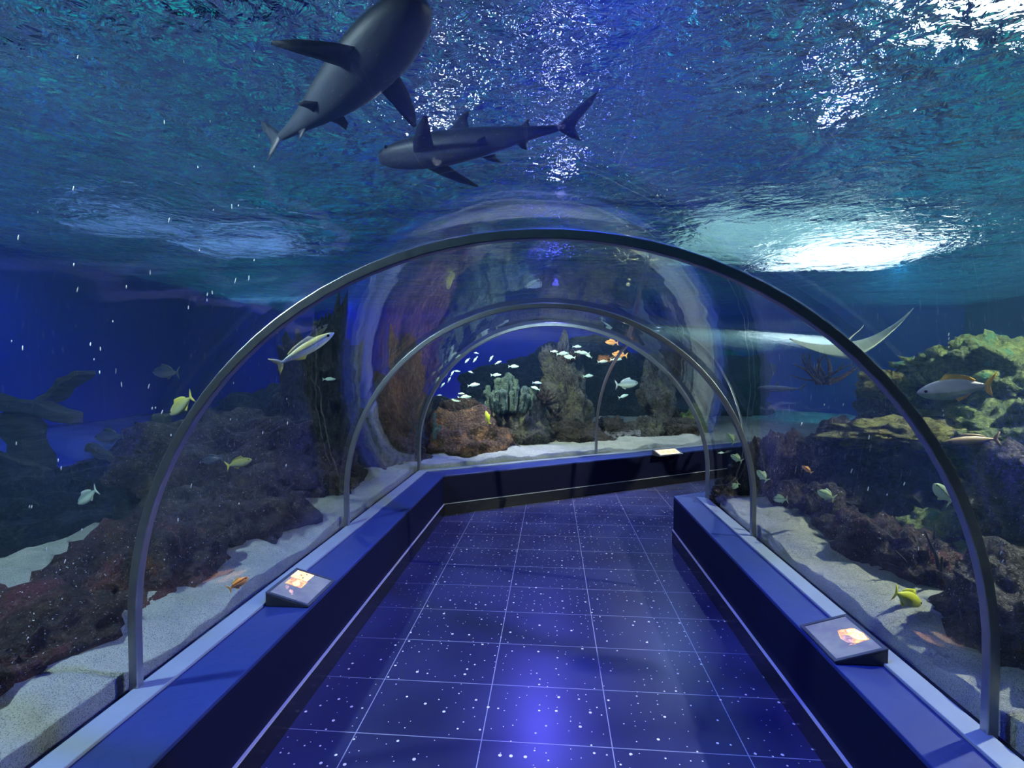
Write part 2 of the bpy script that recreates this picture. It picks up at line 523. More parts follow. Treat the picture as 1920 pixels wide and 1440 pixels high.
lamp_panel('flood_lamp', over(235, 405, 7.7), (1.5, 0.9), (0.2, 0.4, 0.9), 0.8, 'dim blue lamp glow on the water at the far left')
lamp_panel('flood_lamp', over(465, 455, 9.0), (2.0, 1.2), (0.22, 0.45, 0.95), 1.1, 'pale blue lamp glow on the water left of the largest arch rib')
lamp_panel('flood_lamp', over(470, 568, 15.0), (3.5, 1.0), (0.15, 0.5, 0.85), 1.2, 'faint long blue lamp glow low on the water, crossed by the large rib')

for i, (x, y, z) in enumerate(LAMPS):
    struct(prism('trim_%d' % (10 + i), [(TX0 - .1, y - .06), (TX1 + .1, y - .06), (TX1 + .1, y + .06), (TX0 - .1, y + .06)], z + 0.2, z + 0.32, M['skirt']), 'dark beam that carries a lamp over the water')

# ------------------------------------------------------------------ sand bed
def mat_sand():
    t = NT('pale_coral_sand')
    v = t.coord()
    a = t.noise(v, 3.0, 4); b = t.noise(v, 210, 2, 0.8)
    c1 = t.ramp(a, [(0.35, (0.50, 0.55, 0.48)), (0.65, (0.68, 0.70, 0.63))])
    c = t.mixc(t.ramp(b, [(0.36, (0.75,)*3), (0.48, (0.0,)*3)]), c1, (0.12, 0.13, 0.12))
    h = t.math('ADD', t.noise(v, 14, 3), t.math('MULTIPLY', b, 0.3))
    t.principled(c, 0.95, 0, t.bump(h, 1.0, 0.08), 0.1)
    return t.m
M['sand'] = mat_sand()

def fbm(x, y, z=0.0, o=4):
    return noise.fractal(Vector((x, y, z)), 0.9, 2.0, o)

def sand_z(x, y, t, side):
    edge = 0.055 + 0.055 * fbm(x * 2.3, y * 2.3, 3.0, 5)
    z = PL_H + edge
    if t > 0.02:
        z += 0.03 * min(1, t / 0.3) + 0.05 * fbm(x * 0.9, y * 0.9, 8) * min(1, t)
    if side == 'left':
        k = max(0.0, min(1.0, (-x - 3.1 + 0.3 * fbm(x, y, 5)) / 2.2)); k = k * k * (3 - 2 * k)
        if y < 7: z -= 1.3 * k * max(0.0, min(1.0, (7.5 - y) / 1.5))
    return z

def bed(name, starts, side, label, tmax):
    ts = [0, 0.008, 0.03, 0.06, 0.1, 0.15, 0.2, 0.27, 0.35, 0.45, 0.6, 0.8, 1.05, 1.35, 1.7, 2.1, 2.6, 3.2, 3.9, 4.7, 5.6, 6.6, 7.8, 9.2, 11, 13, 16]
    ts = [t for t in ts if t <= tmax]
    vs = []; fs = []
    for p, d in starts:
        z0 = sand_z(p.x, p.y, 0, side)
        vs.append((p.x, p.y, 0.30)); vs.append((p.x, p.y, z0))
        for t in ts[1:]:
            q = p + d * t
            q.x = max(TX0 + .01, min(TX1 - .01, q.x)); q.y = max(TY0 + .01, min(TY1 - .01, q.y))
            vs.append((q.x, q.y, sand_z(q.x, q.y, t, side)))
    m_ = len(ts) + 1
    for i in range(len(starts) - 1):
        for j in range(m_ - 1):
            a = i * m_ + j
            fs.append((a, a + m_, a + m_ + 1, a + 1))
    o = mesh_obj(name, vs, fs, M['sand'], smooth=True)
    recalc(o)
    tag(o, label, 'sand', kind='stuff')
    return o

starts = []
y = -4.9
gx = XL - 0.0565
while y < 5.7:
    starts.append((Vector((gx, y, 0)), Vector((-1, 0, 0)))); y += 0.022 if y > 0 else 0.1
cor = Vector((gx, 5.75, 0))
a0 = math.atan2(0, -1); a1 = math.atan2(-N2.y, -N2.x)
for k in range(0, 25):
    a = math.pi + (a1 - math.pi) * k / 24
    starts.append((cor + Vector((math.cos(a), math.sin(a), 0)) * 0.001 * k, Vector((math.cos(a), math.sin(a), 0))))
s = 0.03
off2 = -N2 * 0.03
while s < 11:
    p = cor + D2 * s
    starts.append((p, -N2)); s += 0.03
bed('sand_bed', starts, 'left', 'pale sand bed outside the left and far glass, piled unevenly against it', 16)
starts = []
gx = XR + 0.0565
y = -14.0
while y < -4.9:
    starts.append((Vector((gx, y, 0)), Vector((D2.x, D2.y, 0)))); y += 0.4
starts = [(Vector((gx, -4.9, 0)), Vector((math.sin(a), math.cos(a), 0))) for a in [R(95 + 0) - (R(95) - math.atan2(D2.x, D2.y)) * k / 12 for k in range(13)]]
y = -4.8
while y < 4.72:
    starts.append((Vector((gx, y, 0)), D2.copy())); y += 0.022 if y > 0 else 0.1
bed('sand_bed', starts, 'right', 'pale sand bed outside the right glass, sloping up to brown rocks', 16)

# ------------------------------------------------------------------ rocks
def mat_rock(name, dark, mid, light, crust=None, crust_at=0.62, specks=0.0, scale=4.0):
    t = NT(name)
    v = t.coord()
    a = t.noise(v, scale, 6, 0.65, 0.3)
    b = t.noise(v, scale * 6, 5, 0.7, 0.2)
    c = t.ramp(t.math('MULTIPLY_ADD', b, 0.5, t.math('MULTIPLY', a, 0.5)), [(0.36, dark), (0.5, mid), (0.64, light)])
    if crust:
        k = t.noise(v, scale * 0.9, 5, 0.7, 0.6)
        c = t.mixc(t.ramp(k, [(crust_at - 0.05, (0,)*3), (crust_at + 0.03, (1,)*3)]), c, crust)
    if specks:
        sp = t.noise(v, scale * 22, 2, 0.6)  # white specks painted in for glints on the rock
        c = t.mixc(t.ramp(sp, [(0.70 - specks, (0,)*3), (0.74 - specks, (1,)*3)]), c, (0.8, 0.8, 0.8))
    vo = t.n('ShaderNodeTexVoronoi', feature='F1'); vo.inputs['Scale'].default_value = scale * 5
    t.l(v, vo.inputs['Vector'])
    h = t.math('ADD', t.math('MULTIPLY', b, 0.9), t.math('MULTIPLY', vo.outputs['Distance'], 0.5))
    h = t.math('ADD', h, t.math('MULTIPLY', t.noise(v, scale * 25, 4, 0.7), 0.35))
    t.principled(c, 0.6, 0, t.bump(h, 1.0, 0.12), 0.4)
    return t.m
M['rock_red'] = mat_rock('red_brown_live_rock', (0.005, 0.003, 0.003), (0.035, 0.018, 0.012), (0.13, 0.07, 0.04), (0.11, 0.03, 0.03), 0.6, 0.03)
M['rock_brown'] = mat_rock('brown_live_rock', (0.005, 0.004, 0.004), (0.038, 0.030, 0.022), (0.14, 0.11, 0.08), (0.05, 0.04, 0.045), 0.6, 0.02)
M['rock_orange'] = mat_rock('orange_brown_live_rock', (0.02, 0.014, 0.01), (0.12, 0.07, 0.035), (0.34, 0.21, 0.11), (0.34, 0.17, 0.06), 0.60, 0.02, 6)
M['rock_grey'] = mat_rock('grey_green_rock', (0.02, 0.022, 0.022), (0.09, 0.09, 0.075), (0.22, 0.21, 0.16), (0.16, 0.17, 0.08), 0.6, 0.0, 5)
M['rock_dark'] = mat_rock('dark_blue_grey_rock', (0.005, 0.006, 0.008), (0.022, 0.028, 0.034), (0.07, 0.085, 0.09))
M['rock_yellow'] = mat_rock('yellow_algae_rock', (0.05, 0.045, 0.012), (0.22, 0.20, 0.05), (0.50, 0.46, 0.13), (0.40, 0.40, 0.10), 0.55, 0.0, 7)
M['rock_green'] = mat_rock('green_algae_rock', (0.03, 0.045, 0.02), (0.15, 0.21, 0.05), (0.42, 0.48, 0.11), (0.10, 0.30, 0.14), 0.6, 0.0, 5)
M['rubble'] = mat_rock('pale_coral_rubble', (0.06, 0.06, 0.06), (0.25, 0.25, 0.26), (0.7, 0.72, 0.75), None, 0, 0.05, 8)

def rock(label, loc, r, mat, seed, rough=0.35, sub=5, freq=1.6, name='rock', cat='rock', lumps=0.0, group=None, twist=0.0, ledges=0.0, rot=0.0):
    bm = bmesh.new()
    bmesh.ops.create_icosphere(bm, subdivisions=sub, radius=1.0)
    o3 = Vector((seed * 7.31, seed * 3.17, seed * 5.71))
    rm = (r[0] * r[1] * r[2]) ** (1 / 3)
    for v in bm.verts:
        d = v.co.normalized()
        p = d * freq + o3
        k = noise.fractal(p, 0.75, 2.1, 6) * 1.0
        k += 0.35 * (1 - abs(noise.noise(p * 2.3))) ** 2 - 0.2
        co = Vector((d.x * r[0], d.y * r[1], d.z * r[2])) * (1 + rough * k)
        if lumps:
            q = co / rm * 2.6 + o3
            dist = noise.voronoi(q)[0][0]
            co += d * rm * lumps * (0.5 - min(dist, 0.9))
        if ledges:
            w = math.sin(co.z / rm * 9 + 3 * noise.noise(co / rm * 1.2 + o3))
            s_ = 1 + ledges * w
            co.x *= s_; co.y *= s_
        if sub > 4:
            fine = noise.fractal(co * 7 + o3, 0.5, 2.2, 5)
            cre = abs(noise.noise(co * 4.5 + o3))
            co += d * (fine * 0.030 - 0.05 * max(0.0, 1 - cre * 7))
        else:
            co += d * noise.fractal(co * 9 + o3, 0.6, 2.2, 4) * 0.018
        if twist: 
            co.x += twist * co.z * 0.5 * math.sin(co.z * 2 + seed)
        v.co = co
    me = bpy.data.meshes.new(name); bm.to_mesh(me); bm.free()
    me.polygons.foreach_set('use_smooth', [True] * len(me.polygons))
    me.materials.append(M[mat])
    o = bpy.data.objects.new(name, me); COL.objects.link(o)
    o.location = loc; o.rotation_euler = (0, 0, rot)
    tag(o, label, cat, group)
    return o

# left of the tunnel
rock('low dark red-brown rock beside the sand at the lower left corner', (-2.32, 1.55, 0.40), (0.62, 0.62, 0.36), 'rock_red', 1)
rock('red and orange crusted rock just behind the foot of the largest arch rib', (-2.22, 2.55, 0.42), (0.42, 0.5, 0.36), 'rock_red', 2)
rock('broad brown boulder behind the sand, between the largest and the middle arch rib', (-2.3, 3.35, 0.5), (0.5, 0.62, 0.42), 'rock_brown', 3)
rock('tall dusky rock heap behind the broad brown boulder', (-2.95, 4.35, 0.6), (0.8, 0.8, 0.66), 'rock_brown', 4, ledges=0.05)
rock('tall dark cliff of rock beside the left glass, left of the middle arch rib', (-2.45, 5.15, 0.8), (0.42, 0.42, 1.15), 'rock_dark', 5, 0.5, freq=2.4)
rock('grey rock at the foot of the dark cliff, next to the sand', (-2.1, 4.55, 0.5), (0.32, 0.45, 0.38), 'rock_brown', 6)
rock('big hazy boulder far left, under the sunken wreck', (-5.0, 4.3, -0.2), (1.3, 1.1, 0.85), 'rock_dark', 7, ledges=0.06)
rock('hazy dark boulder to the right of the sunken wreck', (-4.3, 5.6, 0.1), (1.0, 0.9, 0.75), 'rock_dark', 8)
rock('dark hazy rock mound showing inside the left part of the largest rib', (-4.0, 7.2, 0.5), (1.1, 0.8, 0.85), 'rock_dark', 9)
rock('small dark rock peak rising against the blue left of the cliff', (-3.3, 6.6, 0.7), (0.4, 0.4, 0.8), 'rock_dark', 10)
# far, through the bend rib
def gp(px, d, z):   # point d metres deep at column px, height z
    q = W(px, 720, d); return Vector((q.x, q.y, z))
rock('orange-brown encrusted mound right of the bend rib foot', gp(868, 6.95, 0.45), (0.72, 0.45, 0.6), 'rock_orange', 11, 0.28)
rock('reddish knob on top of the orange-brown mound', gp(862, 7.3, 0.95), (0.36, 0.3, 0.24), 'rock_red', 12)
rock('grey-green boulder in the middle of the far view', gp(968, 7.6, 0.62), (0.52, 0.42, 0.64), 'rock_grey', 13, 0.25)
rock('dark saddle rock between the orange mound and grey-green boulder', gp(925, 8.0, 0.55), (0.5, 0.4, 0.42), 'rock_brown', 14)
rock('tall mottled rock column in the middle of the far view', gp(1062, 8.3, 0.9), (0.36, 0.36, 1.0), 'rock_grey', 15, 0.55, freq=2.4, twist=0.3)
rock('wide brown base rock in front of the tall column', gp(1060, 8.0, 0.5), (0.6, 0.45, 0.4), 'rock_brown', 16)
rock('slender grey rock column right of the second-corridor rib', gp(1238, 9.2, 0.95), (0.30, 0.28, 0.80), 'rock_grey', 17, 0.5, freq=2.4, twist=0.4)
rock('rounded tan boulder on the sand above the lit far panel', gp(1213, 8.5, 0.55), (0.3, 0.28, 0.3), 'rock_grey', 18, 0.2)
rock('brown rock between the tan boulder and the right end of the far sand', gp(1270, 8.6, 0.5), (0.32, 0.3, 0.28), 'rock_brown', 19)
rock('green mossy rock by the bend rib on the right of the far sand', gp(1305, 8.8, 0.55), (0.26, 0.3, 0.38), 'rock_green', 20)
rock('dark brown rock right behind the second-corridor rib foot', gp(1150, 8.6, 0.52), (0.32, 0.3, 0.3), 'rock_brown', 21)
rock('dark grey rock column left of the bend rib, behind the left glass', gp(752, 6.9, 0.9), (0.32, 0.34, 1.0), 'rock_grey', 22, 0.5, freq=2.4)
rock('brown rocky heap low behind the bend rib foot', gp(745, 6.3, 0.42), (0.36, 0.4, 0.36), 'rock_brown', 23)
rock('small dark brown rock between the middle rib and the bend rib', gp(690, 5.7, 0.45), (0.3, 0.35, 0.34), 'rock_red', 24)
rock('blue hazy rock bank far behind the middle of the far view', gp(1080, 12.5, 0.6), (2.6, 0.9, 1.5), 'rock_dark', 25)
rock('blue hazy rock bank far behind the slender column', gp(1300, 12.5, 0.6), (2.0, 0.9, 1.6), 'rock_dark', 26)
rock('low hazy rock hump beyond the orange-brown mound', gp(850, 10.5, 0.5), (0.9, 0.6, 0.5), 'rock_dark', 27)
random.seed(5)
for i in range(26):
    px = random.choice([random.uniform(905, 1100), random.uniform(1112, 1190), random.uniform(1100, 1300)])
    d = 7.45 + (px - 900) / 400 * 1.0 + random.uniform(-0.15, 0.25)
    s_ = random.uniform(0.05, 0.11)
    rock('piece of coral rubble lying at the foot of the far rocks', gp(px, d, 0.53), (s_ * 1.3, s_, s_ * .8), 'rubble' if random.random() < .55 else 'rock_brown',
         40 + i, 0.5, sub=3, name='coral_fragment', cat='coral', group='coral rubble along the far rocks')
# right of the tunnel
rock('dark brown rock next to the sand at the lower right, behind the yellow fish', (1.98, 2.15, 0.42), (0.30, 0.42, 0.42), 'rock_brown', 70)
rock('brown ragged rock at the right frame edge beside the large rib foot', (1.98, 1.35, 0.42), (0.3, 0.5, 0.38), 'rock_brown', 71)
rock('low crusty brown rock behind the sand, below the yellow-topped ledge', (2.03, 3.15, 0.42), (0.30, 0.45, 0.33), 'rock_red', 72)
rock('long low brown rock along the right sand, right of the middle rib', (2.02, 4.05, 0.42), (0.28, 0.5, 0.32), 'rock_brown', 73)
rock('purple-brown hump behind the middle rib on the right', (2.5, 4.72, 0.6), (0.42, 0.36, 0.52), 'rock_brown', 74)
rock('dark rock body under the yellow-topped ledge', (3.0, 4.25, 0.6), (0.75, 0.65, 0.55), 'rock_dark', 75, ledges=0.05)
rock('flat ledge with yellow-green algae on top, right of the middle rib', (2.92, 4.1, 1.12), (0.68, 0.42, 0.12), 'rock_yellow', 76, 0.35, rot=-0.35)
rock('rock tower with a yellow cap behind the ledge', (3.4, 5.1, 0.9), (0.46, 0.40, 0.72), 'rock_brown', 77, ledges=0.06)
rock('small yellow-green knob on the rock tower', (3.1, 4.9, 1.5), (0.24, 0.22, 0.13), 'rock_yellow', 78)
rock('leaning rock shelf right of the tower', (3.9, 5.0, 1.2), (0.6, 0.4, 0.28), 'rock_yellow', 79, ledges=0.1, rot=0.4)
rock('high green boulder heap at the right frame edge', W(1890, 705, 4.3), (0.62, 0.6, 0.34), 'rock_green', 80, 0.3, lumps=0.5)
rock('pale green coral lumps sloping down left of the high green heap', W(1800, 690, 4.6), (0.42, 0.4, 0.16), 'rock_green', 81, 0.3, lumps=0.5)
rock('yellow-green lumpy coral heap at the right edge, above the large rib', W(1905, 850, 3.5), (0.36, 0.4, 0.34), 'rock_green', 82, 0.3, lumps=0.6)
rock('knobbly green coral at the right edge, level with the white fish', W(1925, 755, 3.7), (0.26, 0.3, 0.2), 'rock_green', 83, 0.3, lumps=0.6)
rock('dark lumpy rock at the right edge below the green corals', W(1940, 1000, 3.0), (0.4, 0.5, 0.45), 'rock_brown', 84, 0.35, lumps=0.3)
rock('green algae bank behind the black twigs', W(1790, 1050, 3.2), (0.42, 0.4, 0.28), 'rock_green', 85, 0.3, ledges=0.05)
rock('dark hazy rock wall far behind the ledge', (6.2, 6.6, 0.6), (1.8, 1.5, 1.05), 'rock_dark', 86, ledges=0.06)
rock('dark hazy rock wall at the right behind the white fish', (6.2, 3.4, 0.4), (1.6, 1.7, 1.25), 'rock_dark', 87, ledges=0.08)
rock('shaggy dark brown rock by the bend, behind the right glass', gp(1362, 4.42, 0.53), (0.10, 0.12, 0.14), 'rock_brown', 88)
rock('narrow dark rock spike right of the shaggy brown rock', gp(1385, 4.5, 0.62), (0.06, 0.07, 0.22), 'rock_dark', 89)
rock('crusted rock right of the middle rib foot', gp(1452, 4.45, 0.55), (0.24, 0.26, 0.55), 'rock_red', 90)

# ------------------------------------------------------------------ animals
def loft(name, secs, mat, parent=None, ring=16, curve=None):
    """closed body along x: secs = (x, half height, half width, z centre); nose and tail close to a point"""
    vs = []; fs = []
    for x, h, w, zc in secs:
        for k in range(ring):
            a = 2 * math.pi * k / ring
            ca, sa = math.cos(a), math.sin(a)
            vs.append(Vector((x, w * ca * (1 - 0.12 * sa * sa), zc + h * sa)))
    n = len(secs)
    for i in range(n - 1):
        for k in range(ring):
            k2 = (k + 1) % ring
            fs.append((i * ring + k, i * ring + k2, (i + 1) * ring + k2, (i + 1) * ring + k))
    fs.append(tuple(range(ring))); fs.append(tuple((n - 1) * ring + k for k in range(ring)))
    if curve: vs = [curve(v) for v in vs]
    o = recalc(mesh_obj(name, vs, fs, mat, parent, True))
    sm = o.modifiers.new('smooth', 'SUBSURF'); sm.levels = 1; sm.render_levels = 1
    return o

def fin(name, outline, th, mat, parent, plane='xz', curve=None, origin=(0, 0, 0), rot=None):
    """fin with a thick root and thin rim; outline in its own plane, first and last points lie on the root"""
    c = Vector((0, 0))
    for p in outline: c += Vector(p)
    c /= len(outline)
    root = (Vector(outline[0]) + Vector(outline[-1])) / 2
    core = root * 0.6 + c * 0.4
    def up(p, t):
        v = Vector((p[0], t, p[1])) if plane == 'xz' else Vector((p[0], p[1], t))
        if rot is not None: v = rot @ v
        v = v + Vector(origin)
        return curve(v) if curve else v
    # rim subdivided once for smoothness
    pts = []
    for i in range(len(outline) - 1):
        a, b = Vector(outline[i]), Vector(outline[i + 1])
        pts += [a, (a + b) / 2]
    pts.append(Vector(outline[-1]))
    n = len(pts)
    mid = [core + (p - core) * 0.5 for p in pts]
    vs = []
    for p in pts: vs.append(up(p, 0.0008))
    for p in pts: vs.append(up(p, -0.0008))
    for p in mid: vs.append(up(p, th * 0.8))
    for p in mid: vs.append(up(p, -th * 0.8))
    vs.append(up(core, th)); vs.append(up(core, -th))
    fs = []
    for i in range(n):
        j = (i + 1) % n
        fs.append((i, j, 2 * n + j, 2 * n + i)); fs.append((n + j, n + i, 3 * n + i, 3 * n + j))
        fs.append((i, n + i, n + j, j))
        fs.append((2 * n + i, 2 * n + j, 4 * n)); fs.append((3 * n + j, 3 * n + i, 4 * n + 1))
    return recalc(mesh_obj(name, vs, fs, mat, parent, True))

def mat_skin(name, back, belly, stripe=None, rough=0.4, split=0.0, soft=0.02, metal=0.0, zscale=1.0):
    t = NT(name)
    tc = t.n('ShaderNodeTexCoord'); sp = t.n('ShaderNodeSeparateXYZ'); t.l(tc.outputs['Object'], sp.inputs[0])
    nz = t.noise(tc.outputs['Object'], 18, 3)
    z = t.math('ADD', sp.outputs[2], t.math('MULTIPLY_ADD', nz, soft, -soft / 2))
    f = t.math('MULTIPLY_ADD', t.math('SUBTRACT', z, split), 1.0 / max(soft, 1e-4), 0.5, clamp=True)
    c = t.mixc(f, belly, back)
    if stripe:
        col, z0, w = stripe
        k = t.math('LESS_THAN', t.math('ABSOLUTE', t.math('SUBTRACT', z, z0)), w)
        c = t.mixc(k, c, col)
    t.principled(c, rough, metal, t.bump(t.noise(tc.outputs['Object'], 120, 2), 0.2, 0.003))
    return t.m

M['eye'] = plain('dark_fish_eye', (0.01, 0.01, 0.012), 0.1)

def make_fish(kind, body_mat, fin_mat, name='fish'):
    root = bpy.data.objects.new(name, None); COL.objects.link(root)
    root.empty_display_size = 0.1
    H, Wd = {'slender': (0.10, 0.065), 'deep': (0.26, 0.085), 'oval': (0.19, 0.09), 'tiny': (0.13, 0.07)}[kind]
    prof = [(0.50, .04), (0.485, .16), (0.45, .36), (0.38, .62), (0.28, .86), (0.14, 1.0), (0.0, .96), (-0.12, .80), (-0.24, .52), (-0.31, .32), (-0.36, .22), (-0.39, .20)]
    secs = [(x, H * k, Wd * min(1, k * 1.05), 0.0) for x, k in prof]
    loft('body', secs, body_mat, root, 14)
    tl = H * (1.15 if kind != 'slender' else 1.5)
    fin('tail_fin', [(-0.37, H * .18), (-0.42, tl * .55), (-0.52, tl * 1.05), (-0.47, tl * .25), (-0.455, 0), (-0.47, -tl * .25), (-0.52, -tl * 1.05), (-0.42, -tl * .55), (-0.37, -H * .18)], 0.006, fin_mat, root)
    dh = H * (0.45 if kind != 'slender' else 0.55)
    fin('dorsal_fin', [(0.22, H * .88), (0.15, H + dh), (0.0, H * .95 + dh * .8), (-0.14, H * .72 + dh * .8), (-0.25, H * .5 + dh * .4), (-0.25, H * .40)], 0.005, fin_mat, root)
    fin('anal_fin', [(-0.02, -H * .9), (-0.08, -H * .9 - dh * .8), (-0.18, -H * .62 - dh * .6), (-0.25, -H * .42)], 0.005, fin_mat, root)
    for s in (1, -1):
        rt = Matrix.Rotation(s * 0.6, 3, 'Z') @ Matrix.Rotation(s * 0.9, 3, 'X')
        fin('pectoral_fin', [(0, 0.02), (-0.06, 0.05), (-0.13, 0.01), (-0.10, -0.03), (0, -0.025)], 0.003, fin_mat, root, origin=(0.22, s * Wd * .82, -H * .15), rot=rt)
        bm = bmesh.new(); bmesh.ops.create_uvsphere(bm, u_segments=10, v_segments=8, radius=0.022 if kind != 'deep' else 0.028)
        me = bpy.data.meshes.new('eye'); bm.to_mesh(me); bm.free(); me.materials.append(M['eye'])
        e = bpy.data.objects.new('eye', me); COL.objects.link(e); e.parent = root; e.location = (0.40, s * Wd * .50, H * .16)
    return root

def copy_tree(o, parent=None):
    c = o.copy(); COL.objects.link(c)
    if parent: c.parent = parent
    for ch in list(o.children): copy_tree(ch, c)
    return c

RIGHT = CM @ Vector((1, 0, 0)); FWD = CM @ Vector((0, 0, -1)); UPV = Vector((0, 0, 1))
used = {}
protos = {}
def place(key, px, py, d, px_len, ang, label, depth_turn=0.0, group=None, roll=0.0, cat='fish'):
    """ang: heading on the picture in degrees (0 = towards the right, 90 = up); depth_turn: degrees away from the viewer"""
    o = protos[key]
    if key in used: o = copy_tree(o)
    used[key] = 1
    L = px_len * d / F_PX / max(0.35, math.cos(R(depth_turn)))
    h = RIGHT * math.cos(R(ang)) + UPV * math.sin(R(ang))
    fw = FWD.copy(); fw.z = 0; fw.normalize()
    h = (h * math.cos(R(depth_turn)) + fw * math.sin(R(depth_turn))).normalized()
    z = UPV - h * UPV.dot(h)
    if z.length < 0.2: z = -RIGHT - h * (-RIGHT).dot(h)
    z.normalize(); yv = z.cross(h)
    m = Matrix((h, yv, z)).transposed() @ Matrix.Rotation(R(roll), 3, 'X')
    mw = m.to_4x4(); mw.translation = W(px, py, d)
    o.matrix_world = mw @ Matrix.Diagonal((L, L, L, 1))
    for k in ('label', 'category', 'group'):
        if k in o: del o[k]
    tag(o, label, cat, group)
    return o

protos['fusilier'] = make_fish('slender', mat_skin('fusilier_skin', (1.0, 0.95, 0.25), (0.85, 1.0, 0.95), ((0.45, 0.6, 0.3), 0.02, 0.01), split=0.03, soft=0.03), plain('yellow_fin', (0.75, 0.75, 0.25), 0.5))
protos['yellow'] = make_fish('oval', mat_skin('yellow_fish_skin', (0.75, 0.80, 0.06), (0.65, 0.75, 0.25), split=-0.05, soft=0.12), plain('bright_yellow_fin', (0.8, 0.85, 0.06), 0.5))
protos['olive'] = make_fish('oval', mat_skin('olive_fish_skin', (0.30, 0.30, 0.06), (0.35, 0.38, 0.20), split=0.0, soft=0.1), plain('olive_fin', (0.45, 0.42, 0.06), 0.5))
protos['grey'] = make_fish('oval', mat_skin('grey_fish_skin', (0.16, 0.22, 0.20), (0.45, 0.55, 0.50), split=0.0, soft=0.1), plain('grey_fin', (0.35, 0.42, 0.38), 0.5))
protos['dark'] = make_fish('oval', mat_skin('dark_fish_skin', (0.03, 0.04, 0.06), (0.09, 0.10, 0.14), split=0.0, soft=0.1), plain('dark_fin', (0.04, 0.05, 0.07), 0.5))
protos['green'] = make_fish('deep', mat_skin('green_fish_skin', (0.45, 0.60, 0.35), (0.60, 0.75, 0.55), ((0.15, 0.22, 0.12), 0.06, 0.02), split=0.0, soft=0.1), plain('green_fin', (0.5, 0.62, 0.35), 0.5))
protos['silver'] = make_fish('tiny', mat_skin('silver_fish_skin', (0.35, 0.55, 0.42), (0.65, 0.85, 0.85), split=0.02, soft=0.06), plain('silver_fin', (0.5, 0.7, 0.6), 0.5))
protos['orange'] = make_fish('oval', mat_skin('orange_fish_skin', (0.95, 0.35, 0.06), (1.0, 0.50, 0.20), ((0.35, 0.08, 0.03), 0.06, 0.025), split=0.0, soft=0.08), plain('orange_fin', (0.95, 0.45, 0.12), 0.5))
protos['white'] = make_fish('oval', mat_skin('white_fish_skin', (0.75, 0.72, 0.85), (0.25, 0.38, 0.36), split=0.0, soft=0.03), plain('orange_yellow_fin', (1.0, 0.55, 0.05), 0.5))
protos['brown'] = make_fish('slender', mat_skin('brown_fish_skin', (0.35, 0.24, 0.13), (0.10, 0.09, 0.08), split=-0.01, soft=0.05), plain('brown_fin', (0.30, 0.20, 0.10), 0.5))

place('fusilier', 572, 655, 2.3, 118, 33, 'slender yellow-striped silver fish rising toward the largest arch rib', 15, roll=20)
place('olive', 340, 760, 3.0, 66, 214, 'small yellow-green fish diving just left of the largest arch rib', 15)
place('grey', 164, 931, 3.2, 54, 214, 'pale grey fish swimming over the dark reef at the far left', 10)
place('dark', 311, 698, 5.0, 58, 178, 'dusky fish in the open blue above the sunken wreck', 10)
place('dark', 205, 818, 5.0, 60, 185, 'faint dark fish low over the hull of the wreck', 5)
place('silver', 617, 711, 3.6, 22, 0, 'tiny pale fish alone before the dark cliff', 20)
place('olive', 448, 868, 3.3, 46, 15, 'faint olive fish in front of the dusky rock heap', 10)
place('dark', 398, 862, 3.6, 44, 190, 'faint grey fish left of the olive one before the rock heap', 10)
place('orange', 447, 1094, 2.2, 40, 30, 'slim orange fish lying low over the left sand', 10)
place('yellow', 1702, 1122, 2.35, 76, -26, 'bright yellow fish with its nose down over the right sand', 15)
place('white', 1790, 729, 2.7, 118, 188, 'white fish with orange-yellow fins at the right, outside the large rib', 15, roll=-25)
place('brown', 1822, 826, 2.9, 92, 186, 'flat brown fish below the white one, right of the large rib', 10)
place('green', 1370, 822, 4.3, 22, 120, 'small pale green fish beside the bend rib, topmost of three', 20)
place('silver', 1352, 849, 4.25, 13, 0, 'tiny white fish beside the bend rib', 10)
place('green', 1381, 859, 4.3, 20, 150, 'small yellow-green fish below the topmost one beside the bend rib', 30)
place('green', 1379, 911, 4.3, 16, 230, 'small pale fish resting on the narrow dark spike by the bend', 20)
place('green', 1429, 892, 4.0, 24, 130, 'small olive fish just right of the middle rib', 20)
place('green', 1463, 936, 3.6, 20, 190, 'small round pale fish above the low rocks right of the middle rib', 40)
place('green', 1549, 928, 3.3, 32, 155, 'greenish fish in the dark hollow below the yellow-topped ledge', 10)
place('green', 1768, 925, 3.0, 46, 130, 'olive fish half hidden behind the right side of the large rib', 10)
place('olive', 1880, 1040, 2.9, 34, 170, 'yellow-green fish by the lumpy rock at the right edge', 20)
place('orange', 1513, 880, 3.4, 20, 140, 'little orange-red fish in the dark left of the ledge', 20)
place('orange', 1147, 642, 7.6, 24, 176, 'upper of two orange fish hovering where the two small ribs meet', 10)
place('orange', 1162, 665, 7.7, 28, 172, 'lower of two orange fish hovering where the two small ribs meet', 10)
place('silver', 1169, 743, 8.0, 20, 18, 'single pale fish in the dark right of the second-corridor rib', 10)
place('yellow', 914, 783, 6.4, 26, 105, 'small vivid yellow fish hanging before the grey-green boulder', 10)
place('grey', 1175, 720, 8.5, 44, 5, 'dim long fish between the second-corridor rib and the slender column', 5)
place('silver', 1103, 705, 8.0, 20, 5, 'pale fish at the right flank of the tall column', 10)
